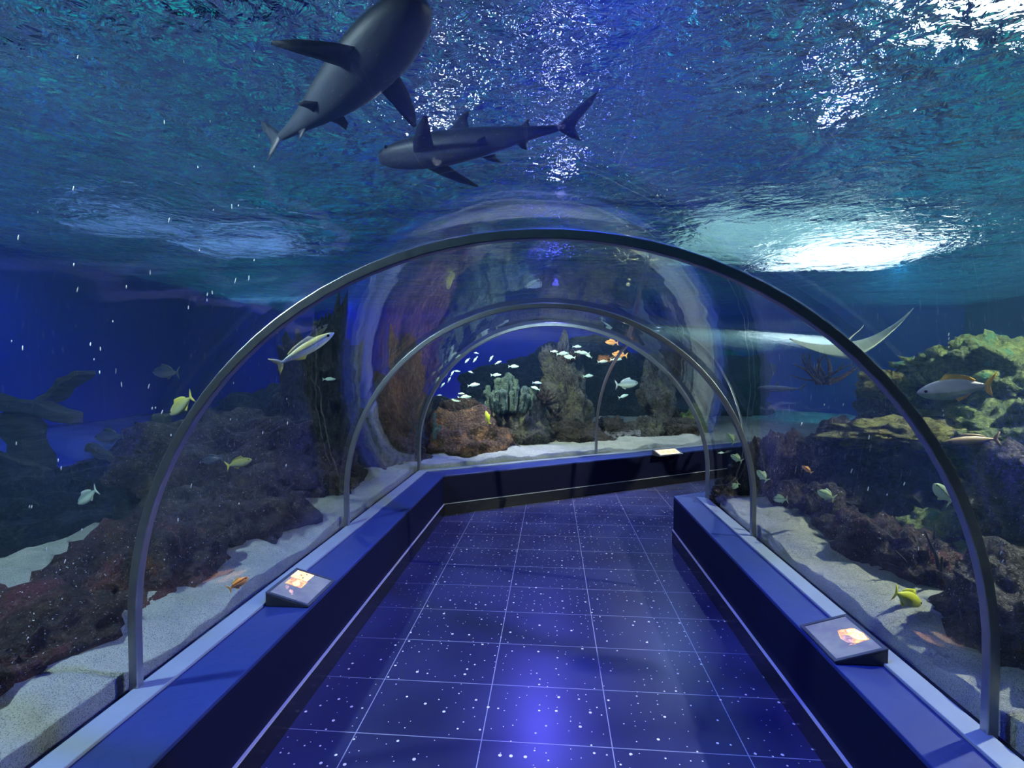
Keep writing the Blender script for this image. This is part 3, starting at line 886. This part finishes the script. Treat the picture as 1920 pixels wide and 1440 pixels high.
shoal = [(888, 722, 24, 8), (865, 738, 12, 0), (871, 745, 26, 6), (846, 753, 28, 5), (862, 762, 20, 10), (858, 752, 10, 180), (824, 741, 10, 0), (876, 676, 14, 225), (891, 674, 14, 230),
         (921, 672, 14, 55), (934, 680, 14, 25), (883, 698, 12, 160), (857, 696, 12, 175), (963, 687, 20, 0), (930, 703, 20, 3), (1007, 718, 18, -3), (1004, 728, 18, 160), (848, 700, 12, 60),
         (826, 690, 14, 45), (835, 678, 14, 40), (820, 712, 14, 60), (830, 722, 12, 50), (852, 664, 14, 30), (893, 662, 10, 170), (860, 668, 14, 30), (813, 700, 12, 50),
         (838, 700, 12, 70), (842, 712, 12, 60), (815, 728, 10, 60), (880, 756, 10, 10)]
for i, (px, py, ln, an) in enumerate(shoal):
    place('silver', px, py, 6.9 + (i % 5) * 0.3, ln, an, 'small silvery fish of the shoal in front of the deep blue, inside the bend rib', (i * 37) % 30 - 10, 'silver shoal before the deep blue')
shoal2 = [(1039, 659, 14, 0), (1055, 663, 24, 5), (1068, 669, 22, 170), (1085, 660, 16, 0), (1095, 662, 22, 175), (1103, 667, 16, 150), (1130, 678, 20, 5), (1155, 674, 22, 3), (1064, 671, 14, 160), (1082, 650, 18, 0)]
for i, (px, py, ln, an) in enumerate(shoal2):
    place('silver', px, py, 7.5 + (i % 3) * 0.15, ln, an, 'small silvery fish hovering over the top of the tall far column', (i * 53) % 30 - 10, 'silver fish over the tall column')

# --- sharks
def make_shark(name, length, bend, mats, girth=1.0):
    """grey shark, nose towards +x, spine bent sideways by bend"""
    root = bpy.data.objects.new(name, None); COL.objects.link(root)
    L = length; root['span'] = L * 1.085
    def cv(v):
        x = v.x / L
        off = bend * L * (0.25 - x) ** 2 * (1 if x < 0.25 else 0.3)
        ang = -2 * bend * (0.25 - x) * (1 if x < 0.25 else 0.3)
        return Vector((v.x, v.y + off, v.z))
    prof = [(.50, .012, .016, 0), (.49, .028, .042, .001), (.46, .046, .066, .002), (.41, .062, .086, .002), (.34, .076, .100, 0), (.25, .088, .108, 0), (.15, .092, .104, 0), (.05, .088, .094, 0),
            (-.05, .076, .078, .002), (-.15, .060, .058, .004), (-.25, .042, .038, .006), (-.33, .028, .025, .008), (-.39, .020, .018, .010), (-.42, .017, .014, .012)]
    secs = [(x * L, h * L * girth, w * L * girth, z * L) for x, h, w, z in prof]
    body, fm = mats
    loft('body', secs, body, root, 20, cv)
    S = lambda pts: [(a * L, b * L) for a, b in pts]
    fin('tail_fin', S([(-.40, .02), (-.45, .06), (-.52, .125), (-.585, .17), (-.56, .11), (-.50, .035), (-.485, .005), (-.50, -.03), (-.515, -.065), (-.47, -.045), (-.42, -.005)]), .008 * L, fm, root, curve=cv)
    fin('dorsal_fin', S([(.13, .078), (.09, .13), (.045, .175), (.02, .178), (.03, .13), (.015, .078)]), .010 * L, fm, root, curve=cv)
    fin('second_dorsal_fin', S([(-.23, .045), (-.26, .075), (-.28, .08), (-.275, .06), (-.285, .04)]), .005 * L, fm, root, curve=cv)
    fin('anal_fin', S([(-.22, -.035), (-.25, -.065), (-.275, -.075), (-.27, -.05), (-.28, -.028)]), .005 * L, fm, root, curve=cv)
    for s in (1, -1):
        fin('pectoral_fin', [(a * L, s * b * L) for a, b in [(.26, .07), (.22, .14), (.155, .22), (.09, .275), (.075, .27), (.10, .20), (.125, .14), (.15, .07)]], .009 * L, fm, root, plane='xy', curve=cv,
            origin=(0, 0, -.045 * L))
        fin('pelvic_fin', [(a * L, s * b * L) for a, b in [(-.04, .04), (-.075, .085), (-.115, .10), (-.105, .06), (-.11, .03)]], .005 * L, fm, root, plane='xy', curve=cv, origin=(0, 0, -.05 * L))
        bm = bmesh.new(); bmesh.ops.create_uvsphere(bm, u_segments=10, v_segments=8, radius=0.009 * L)
        me = bpy.data.meshes.new('eye'); bm.to_mesh(me); bm.free(); me.materials.append(M['eye'])
        e = bpy.data.objects.new('eye', me); COL.objects.link(e); e.parent = root; e.location = cv(Vector((.42 * L, s * .078 * L * girth, .012 * L)))
    return root

sh1 = (mat_skin('shark_skin', (0.035, 0.042, 0.055), (0.075, 0.085, 0.11), rough=0.5, split=-0.02, soft=0.05), plain('shark_fin_skin', (0.03, 0.035, 0.05), 0.5, var=0.3))
def aim(o, nose, tail, roll=0.0):
    h = (Vector(nose) - Vector(tail)); dist = h.length; h.normalize()
    z = UPV - h * UPV.dot(h); z.normalize(); yv = z.cross(h)
    m = (Matrix((h, yv, z)).transposed() @ Matrix.Rotation(R(roll), 3, 'X')).to_4x4()
    sc_ = dist / o['span'] if 'span' in o else 1.0
    m.translation = (Vector(nose) + Vector(tail)) / 2 + (h * 0.0425 * dist / 1.085 if 'span' in o else Vector())
    o.matrix_world = m @ Matrix.Diagonal((sc_, sc_, sc_, 1))
    if 'span' in o: del o['span']
n1 = W(795, 2, 1.85); t1 = W(515, 312, 2.75); t1.z = 2.78; n1.z = min(n1.z, 3.05)
a = make_shark('shark', 1.62, -0.10, sh1, 1.0)
aim(a, n1, t1, -8)
tag(a, 'large grey shark gliding over the tunnel, its tail toward the left', 'shark')
b = make_shark('shark', 1.45, -0.05, sh1, 0.85)
aim(b, W(712, 300, 3.0), W(1118, 225, 2.55), 12)
tag(b, 'darker shark behind the large one, its tail pointing right', 'shark')
c = make_shark('shark', 1.3, 0.1, sh1, 0.9)
aim(c, W(1420, 728, 8.2), W(1512, 730, 8.0), 0)
tag(c, 'small distant shark in teal water behind the middle rib on the right', 'shark')

# --- ray
def make_ray(name, span, mats):
    root = bpy.data.objects.new(name, None); COL.objects.link(root)
    top, tm = mats
    nx, ny = 18, 28
    vs = []; fs = []
    def half(u):        # u -1..1 across; returns front and rear edge x
        a = abs(u)
        front = 0.30 * (1 - a) ** 0.8 + 0.02 - 0.10 * a
        rear = -0.26 * (1 - a) ** 1.3 - 0.12 * a
        return front, min(rear, front - 0.005)
    for sgn in (1, -1):
        for j in range(ny + 1):
            u = -1 + 2 * j / ny
            f, r_ = half(u)
            for i in range(nx + 1):
                v = i / nx
                x = f + (r_ - f) * v
                th = 0.055 * (1 - abs(u)) ** 1.2 * math.sin(math.pi * min(1, max(0, v))) ** 0.7
                z = sgn * th + 0.22 * abs(u) ** 1.7
                vs.append(Vector((x, u * 0.5, z)) * span)
    N = (nx + 1) * (ny + 1)
    for s_ in range(2):
        for j in range(ny):
            for i in range(nx):
                a_ = s_ * N + j * (nx + 1) + i
                fs.append((a_, a_ + 1, a_ + nx + 2, a_ + nx + 1))
    o = mesh_obj('body', vs, fs, top, root, True)
    bm = bmesh.new(); bm.from_mesh(o.data); bmesh.ops.remove_doubles(bm, verts=bm.verts, dist=0.0005); bmesh.ops.recalc_face_normals(bm, faces=bm.faces); bm.to_mesh(o.data); bm.free()
    secs = [(-0.22 * span - k * 0.06 * span, 0.012 * span * (1 - k / 14), 0.012 * span * (1 - k / 14), 0) for k in range(13)]
    loft('tail', secs, tm, root, 8, lambda v: Vector((v.x, v.y + 0.06 * span * math.sin(v.x * 5 / span), v.z)))
    return root
rm = (mat_skin('ray_skin', (0.25, 0.30, 0.24), (0.85, 0.90, 0.80), rough=0.5, split=0.0, soft=0.03), plain('ray_tail_skin', (0.25, 0.28, 0.25), 0.5))
r1 = make_ray('stingray', 0.95, rm)
aim(r1, W(1595, 690, 4.0), W(1605, 625, 4.9), 14)
tag(r1, 'pale stingray with one raised wing behind the right side of the large rib', 'ray')

# ------------------------------------------------------------------ sunken wreck
def mat_wood():
    t = NT('sunken_wood'); v = t.coord((1, 1, 6))
    c = t.ramp(t.noise(v, 4, 5), [(0.35, (0.015, 0.022, 0.025)), (0.65, (0.06, 0.07, 0.06))])
    t.principled(c, 0.9, 0, t.bump(t.noise(v, 12, 4), 0.6, 0.03)); return t.m
M['wood'] = mat_wood()
def beam(name, p, q, w, th, mat, parent):
    p = Vector(p); q = Vector(q); h = (q - p); L = h.length; h.normalize()
    side = h.cross(Vector((0, 0, 1)));
    if side.length < .1: side = Vector((1, 0, 0))
    side.normalize(); up = side.cross(h)
    vs = []; fs = []
    N = 7
    for k in range(N + 1):
        c = p + h * L * k / N + up * 0.02 * math.sin(k * 1.7)
        s_ = 1 - 0.12 * math.sin(k * 2.1)
        for a, b in ((-1, -1), (1, -1), (1, 1), (-1, 1)):
            vs.append(c + side * a * w / 2 * s_ + up * b * th / 2 * s_)
    for k in range(N):
        for j in range(4):
            a = k * 4 + j; b = k * 4 + (j + 1) % 4
            fs.append((a, b, b + 4, a + 4))
    fs += [(0, 1, 2, 3), tuple(N * 4 + k for k in (3, 2, 1, 0))]
    o = recalc(mesh_obj(name, vs, fs, mat, parent))
    bv = o.modifiers.new('edge', 'BEVEL'); bv.width = 0.02
    return o
wr = bpy.data.objects.new('shipwreck', None); COL.objects.link(wr)
tag(wr, 'sunken wooden shipwreck with broken beams, a dark silhouette against the blue', 'shipwreck')
# hull: ribbed curved side
D_ = 5.6
hb = [W(-170, 800, D_ + .6), W(-60, 770, D_ + .3), W(60, 775, D_), W(190, 880, D_ - .1)]
vs = []; fs = []
nu, nv = 26, 9
A = W(-260, 760, D_ + .9); B = W(215, 860, D_ - .2)
for side_ in (0, 1):
    for i in range(nu + 1):
        u = i / nu
        c = A.lerp(B, u); top = 0.62 * math.sin(math.pi * min(1, u * .62 + .30)) ** 1 + 0.15
        wdt = 0.75 * math.sin(math.pi * (0.12 + 0.86 * (1 - u))) ** 0.6
        for j in range(nv + 1):
            v_ = j / nv
            ang = v_ * math.pi / 2
            y_ = (wdt - 0.06 * side_) * (1 - v_ ** 2.2)
            z_ = 0.45 * (1 - v_) * top * 2.2 - 0.35
            vs.append((c.x + 0.1 * v_, c.y - y_, c.z + z_ - 0.1 + .03 * noise.noise(Vector((i * .5, j * .6, 0)))))
Nn = (nu + 1) * (nv + 1)
for s_ in range(2):
    for i in range(nu):
        for j in range(nv):
            a = s_ * Nn + i * (nv + 1) + j
            fs.append((a, a + 1, a + nv + 2, a + nv + 1))
for i in range(nu):
    a = i * (nv + 1); fs.append((a, a + nv + 1, Nn + a + nv + 1, Nn + a))
recalc(mesh_obj('hull', vs, fs, M['wood'], wr, True))
beam('deck_board', W(70, 768, D_), W(160, 695, D_ - .1), 0.28, 0.06, M['wood'], wr)
beam('bowsprit', W(-60, 740, D_), W(145, 782, D_ - .4), 0.16, 0.14, M['wood'], wr)
beam('post', W(300, 890, D_ - .3), W(301, 776, D_ - .3), 0.16, 0.14, M['wood'], wr)
beam('fallen_log', W(165, 838, D_ - .2), W(240, 872, D_ - .3), 0.1, 0.1, M['wood'], wr)
beam('keel_post', W(75, 900, D_), W(30, 770, D_), 0.3, 0.25, M['wood'], wr)

# ------------------------------------------------------------------ corals and twigs
def tube(name, pts, radii, mat, parent=None, ring=8):
    vs = []; fs = []
    prev = Vector((0, 0, 1))
    n = len(pts)
    for i, (p, r) in enumerate(zip(pts, radii)):
        p = Vector(p)
        d = (Vector(pts[min(n - 1, i + 1)]) - Vector(pts[max(0, i - 1)])).normalized()
        a = d.cross(Vector((0.3, 0.9, 0.2))).normalized(); b = d.cross(a)
        for k in range(ring):
            t_ = 2 * math.pi * k / ring
            vs.append(p + (a * math.cos(t_) + b * math.sin(t_)) * r)
    for i in range(n - 1):
        for k in range(ring):
            k2 = (k + 1) % ring
            fs.append((i * ring + k, i * ring + k2, (i + 1) * ring + k2, (i + 1) * ring + k))
    fs += [tuple(range(ring)), tuple((n - 1) * ring + k for k in range(ring))]
    return recalc(mesh_obj(name, vs, fs, mat, parent, True))
M['coral_green'] = mat_rock('green_blue_soft_coral', (0.04, 0.09, 0.08), (0.13, 0.24, 0.19), (0.32, 0.46, 0.34), None, 0, 0.0, 12)
M['twig'] = plain('black_twig', (0.012, 0.010, 0.008), 0.7)
def finger_coral(base, n, size, seed, label, spread=1.0, mat='coral_green'):
    rnd = random.Random(seed)
    root = bpy.data.objects.new('finger_coral', None); COL.objects.link(root)
    root.location = base
    tag(root, label, 'coral')
    for i in range(n):
        a = rnd.uniform(0, 6.28); rr = rnd.uniform(0.05, 1.0) ** .6 * spread * size
        hh = size * rnd.uniform(0.35, 1.2) * (1.3 - 0.6 * rr / (spread * size))
        lean = Vector((math.cos(a), math.sin(a), 0)) * rr
        r0 = size * rnd.uniform(.075, .11)
        pts = [Vector((0, 0, -0.05)) + lean * .8, lean * .9 + Vector((0, 0, hh * .45)), lean * .95 + Vector((0, 0, hh * .8)), lean + Vector((0, 0, hh * .93)), lean + Vector((0, 0, hh)), lean + Vector((0, 0, hh + r0 * .35))]
        o = tube('branch', pts, [r0 * .8, r0 * .8, r0, r0 * 1.35, r0 * 1.15, r0 * .4], M[mat], root, 10)
        sm = o.modifiers.new('s', 'SUBSURF'); sm.levels = 1; sm.render_levels = 1
    return root
finger_coral(gp(955, 7.3, 1.05), 48, 0.42, 3, 'blue-green finger coral cluster on top of the grey-green boulder', 0.9)
finger_coral(gp(905, 7.5, 0.92), 12, 0.25, 4, 'small blue-green coral sprout left of the finger coral cluster', 1.2)
finger_coral(gp(798, 6.6, 0.75), 12, 0.25, 8, 'dim green coral tuft left of the bend rib', 1.0)
finger_coral(gp(1302, 8.5, 0.62), 7, 0.16, 9, 'small yellow-green bulb coral at the right end of the far rocks', 1.0, 'rock_yellow')
def branching(base, n, size, seed, label, mat, name='branching_coral', thick=0.012, up=0.7, cat='coral'):
    rnd = random.Random(seed)
    root = bpy.data.objects.new(name, None); COL.objects.link(root); root.location = base
    tag(root, label, cat)
    for i in range(n):
        d = Vector((rnd.uniform(-1, 1), rnd.uniform(-.6, .6), rnd.uniform(up * .5, up + .4))).normalized()
        p = Vector((rnd.uniform(-.2, .2) * size, rnd.uniform(-.1, .1) * size, -0.03)); pts = [p.copy()]
        for k in range(5):
            d = (d + Vector((rnd.uniform(-.4, .4), rnd.uniform(-.4, .4), rnd.uniform(-.2, .3)))).normalized()
            p = p + d * size * .22; pts.append(p.copy())
        t0 = thick * rnd.uniform(.7, 1.3)
        tube('branch', pts, [t0 * (1 - k / 7.5) for k in range(6)], M[mat], root, 6)
    return root
branching(gp(1062, 8.2, 1.78), 22, 0.30, 11, 'reddish bushy coral crowning the tall column', 'rock_red', thick=0.03, up=0.5)
branching(gp(1018, 7.6, 1.12), 16, 0.26, 12, 'dark red bushy coral between the boulder and the tall column', 'rock_red', thick=0.025, up=0.4)
branching(gp(1233, 9.0, 1.66), 12, 0.24, 15, 'dark spiky coral on top of the slender column', 'rock_dark', thick=0.025)
branching(gp(1545, 5.2, 1.52), 14, 0.34, 13, 'thin purple-brown branching coral on the rock tower', 'rock_red', thick=0.018)
branching(W(1772, 1105, 2.7), 9, 0.34, 14, 'black leafless twigs standing before the green algae bank', 'twig', name='black_coral', thick=0.014, up=1.0)
branching(W(1700, 1085, 3.0), 7, 0.30, 16, 'thin dark twigs just behind the bright yellow fish', 'twig', name='black_coral', thick=0.008, up=0.8)

# ------------------------------------------------------------------ backlit fish guide panels
def emis(name, color, power, pattern=None, scale=(60, 60, 60), alt=None):
    t = NT(name)
    e = t.n('ShaderNodeBsdfPrincipled'); e.inputs['Roughness'].default_value = 0.3
    e.inputs['Base Color'].default_value = (0.1, 0.1, 0.1, 1)
    if alt:
        v = t.coord(scale)
        c = t.ramp(t.noise(v, 1.0, 4, 0.6, 0.5), [(0.38, alt), (0.6, color)])
        t.l(c, e.inputs['Emission Color'])
    else: e.inputs['Emission Color'].default_value = (*color, 1)
    e.inputs['Emission Strength'].default_value = power
    t.l(e.outputs[0], t.out.inputs[0]); return t.m
M['panel_case'] = plain('black_panel_case', (0.02, 0.022, 0.03), 0.35)
M['panel_bezel'] = plain('dark_panel_rim', (0.06, 0.07, 0.10), 0.3)
M['panel_sheet'] = emis('dim_backlit_sheet', (0.10, 0.13, 0.20), 0.8, alt=(0.06, 0.07, 0.15), scale=(9, 9, 9))
M['picture_bright'] = emis('backlit_picture_yellow', (1.0, 0.62, 0.22), 2.2, alt=(0.75, 0.26, 0.06), scale=(70, 70, 70))
M['picture_orange'] = emis('backlit_picture_orange', (0.9, 0.40, 0.15), 1.1, alt=(0.35, 0.12, 0.08), scale=(60, 60, 60))
M['picture_pink'] = emis('backlit_picture_pink', (0.75, 0.40, 0.40), 0.8, alt=(0.15, 0.10, 0.22), scale=(50, 50, 50))
M['picture_line'] = emis('backlit_outline', (0.12, 0.03, 0.01), 0.5)

def fish_outline(cx, cy, L, H, flip=1, rot=0.0):
    pts = []
    n = 14
    for k in range(n + 1):
        t_ = k / n
        pts.append((0.5 - t_ * 0.8, H * math.sin(math.pi * t_ ** .8) ** .9))
    pts += [(-0.42, H * .8), (-0.40, 0), (-0.42, -H * .8)]
    for k in range(n, -1, -1):
        t_ = k / n
        pts.append((0.5 - t_ * 0.8, -H * math.sin(math.pi * t_ ** .8) ** .9))
    out = []
    for x, y in pts:
        x, y = x * L * flip, y * L
        out.append((cx + x * math.cos(rot) - y * math.sin(rot), cy + x * math.sin(rot) + y * math.cos(rot)))
    return out

def flat(name, outline, z, th, mat, parent, tf):
    n = len(outline)
    vs = [tf @ Vector((x, y, z)) for x, y in outline] + [tf @ Vector((x, y, z + th)) for x, y in outline]
    fs = [tuple(range(n))[::-1], tuple(range(n, 2 * n))] + [(i, (i + 1) % n, (i + 1) % n + n, i + n) for i in range(n)]
    return recalc(mesh_obj(name, vs, fs, mat, parent))

def panel(loc, yaw, wx, wy, hb_, hf, label, kind, th=0.0):
    """wedge lectern: wx along the wall, wy across; high edge hb_ at the back (+y), low edge hf in front"""
    root = bpy.data.objects.new('info_panel', None); COL.objects.link(root)
    root.location = loc; root.rotation_euler = (0, 0, yaw)
    tag(root, label, 'information panel')
    X, Y = wx / 2, wy / 2
    vs = [(-X, -Y, 0), (X, -Y, 0), (X, Y, 0), (-X, Y, 0), (-X, -Y, hf), (X, -Y, hf), (X, Y, hb_), (-X, Y, hb_)]
    fs = [(3, 2, 1, 0), (4, 5, 6, 7), (0, 1, 5, 4), (1, 2, 6, 5), (2, 3, 7, 6), (3, 0, 4, 7)]
    c = mesh_obj('case', vs, fs, M['panel_case'], root)
    b = c.modifiers.new('e', 'BEVEL'); b.width = 0.003
    sl = math.atan2(hb_ - hf, wy); ln = math.hypot(hb_ - hf, wy)
    tf = Matrix.Translation((0, 0, (hb_ + hf) / 2)) @ Matrix.Rotation(sl, 4, 'X')
    def rect(x0, x1, y0, y1): return [(x0, y0), (x1, y0), (x1, y1), (x0, y1)]
    l2 = ln / 2; r_ = 0.014
    # rim of four strips in one mesh
    vs = []; fs = []
    o_ = rect(-X, X, -l2, l2); i_ = rect(-X + r_, X - r_, -l2 + r_, l2 - r_)
    for z in (0.0, 0.006):
        for p in o_: vs.append(tf @ Vector((*p, z)))
        for p in i_: vs.append(tf @ Vector((*p, z)))
    for k in range(4):
        j = (k + 1) % 4
        fs += [(8 + k, 8 + j, 12 + j, 12 + k), (k, j, 8 + j, 8 + k), (4 + j, 4 + k, 12 + k, 12 + j), (j, k, 4 + k, 4 + j)]
    recalc(mesh_obj('rim', vs, fs, M['panel_bezel'], root))
    flat('backlit_sheet', rect(-X + r_, X - r_, -l2 + r_, l2 - r_), 0.0005, 0.002, M['panel_sheet'], root, tf)
    w2, h2 = X - r_, l2 - r_
    if kind == 'tiles':
        flat('picture', rect(w2 * .40, w2 * .97, h2 * .02, h2 * .95), 0.0028, 0.001, M['picture_bright'], root, tf)
        flat('picture', rect(-w2 * .15, w2 * .36, -h2 * .05, h2 * .85), 0.0028, 0.001, M['picture_orange'], root, tf)
        flat('fish_drawing', fish_outline(w2 * .10, h2 * .35, w2 * .5, .26, -1, .1), 0.0040, 0.0008, M['picture_bright'], root, tf)
        flat('fish_drawing', fish_outline(-w2 * .38, h2 * .55, w2 * .3, .22, 1, .5), 0.0028, 0.001, M['picture_pink'], root, tf)
        flat('fish_drawing', fish_outline(-w2 * .58, h2 * .15, w2 * .36, .2, 1, .7), 0.0028, 0.001, M['picture_pink'], root, tf)
        for k in range(3):
            flat('small_drawing', fish_outline(w2 * (.52 + .16 * k), h2 * (.35 + .2 * (k % 2)), w2 * .13, .3, 1, .3 * k), 0.0042, 0.0006, M['picture_line'], root, tf)
    elif kind == 'fish':
        # one big glowing fish picture, a paler fish below it
        flat('picture', [(-w2 * .35, h2 * .1), (-w2 * .30, h2 * .75), (w2 * .1, h2 * .95), (w2 * .45, h2 * .9), (w2 * .50, h2 * .25), (w2 * .1, -h2 * .1)], 0.0028, 0.001, M['picture_orange'], root, tf)
        flat('glow_patch', [(-w2 * .28, h2 * .45), (-w2 * .22, h2 * .8), (w2 * .1, h2 * .92), (w2 * .42, h2 * .85), (w2 * .42, h2 * .5), (w2 * .05, h2 * .35)], 0.0040, 0.0006, M['picture_bright'], root, tf)
        flat('fish_drawing', fish_outline(w2 * .28, h2 * .12, w2 * .62, .24, -1, -.1), 0.0048, 0.0006, M['picture_pink'], root, tf)
    else:
        flat('picture', rect(-w2 * .9, w2 * .9, -h2 * .8, h2 * .8), 0.0028, 0.001, M['picture_bright'], root, tf)
        for k in range(3):
            flat('small_drawing', fish_outline(w2 * (-.5 + .5 * k), 0, w2 * .4, .3, 1, .2), 0.0042, 0.0006, M['picture_orange'], root, tf)
    return root
PT = PL_H + 0.001
def on_plinth(px, py):      # point where the pixel ray meets the plinth top
    a = W(px, py, 1.0) - Vector((0, 0, EYE)); t_ = (PT - EYE) / a.z
    q = a * t_; return Vector((q.x, q.y, PT))
panel(Vector((-1.325, 2.54, PT)), R(90), 0.31, 0.225, 0.068, 0.006, 'backlit fish guide with three orange pictures on the left low wall', 'tiles')
panel(Vector((1.25, 2.24, PT)), R(-90), 0.29, 0.205, 0.068, 0.006, 'backlit fish guide with one glowing orange fish on the right low wall', 'fish')
q = on_plinth(1252, 853)
panel(q, math.atan2(D2.y, D2.x), 0.42, 0.16, 0.075, 0.01, 'small glowing orange fish guide on the far low wall of the bend', 'small')

# ------------------------------------------------------------------ bubbles rising past the glass
M['bubble'] = plain('bright_air_bubble', (0.95, 0.95, 0.95), 0.15)
def bubble(px, py, d, ln, first=[]):
    if not first:
        bm = bmesh.new(); bmesh.ops.create_icosphere(bm, subdivisions=2, radius=1.0)
        me = bpy.data.meshes.new('air_bubble'); bm.to_mesh(me); bm.free(); me.materials.append(M['bubble'])
        first.append(me)
    o = bpy.data.objects.new('air_bubble', first[0]); COL.objects.link(o)
    o.location = W(px, py, d)
    r = 0.8 * d / F_PX
    o.scale = (r * 1.3, r * 1.3, ln / 2 * d / F_PX)
    o.rotation_euler = (0, R(rnd_b.uniform(-5, 25)), 0)
    tag(o, 'tiny bright air bubble rising through the water outside the glass', 'bubble', 'air bubbles in the water')
rnd_b = random.Random(21)
for i in range(90):
    if i < 60: px, py = rnd_b.uniform(20, 560), rnd_b.uniform(380, 1080)
    elif i < 78: px, py = rnd_b.uniform(1500, 1740), rnd_b.uniform(640, 1080)
    else: px, py = rnd_b.uniform(80, 620), rnd_b.uniform(20, 380)
    x = W(px, py, 1.0) - Vector((0, 0, EYE))
    d = max(2.1, 1.8 / max(0.05, abs(x.x)) ) + rnd_b.uniform(0.05, 0.7)
    if d > 6: continue
    bubble(px, py, d, rnd_b.uniform(4, 11))
for k in range(12): bubble(1878 + rnd_b.uniform(-3, 2), 1020 + k * 17, 2.1 + rnd_b.uniform(0, .05), rnd_b.uniform(4, 12))
for k in range(4): bubble(1779, 627 + k * 8, 2.3, rnd_b.uniform(4, 8))
for k in range(4): bubble(1768 + k, 770 + k * 9, 2.3, rnd_b.uniform(3, 6))
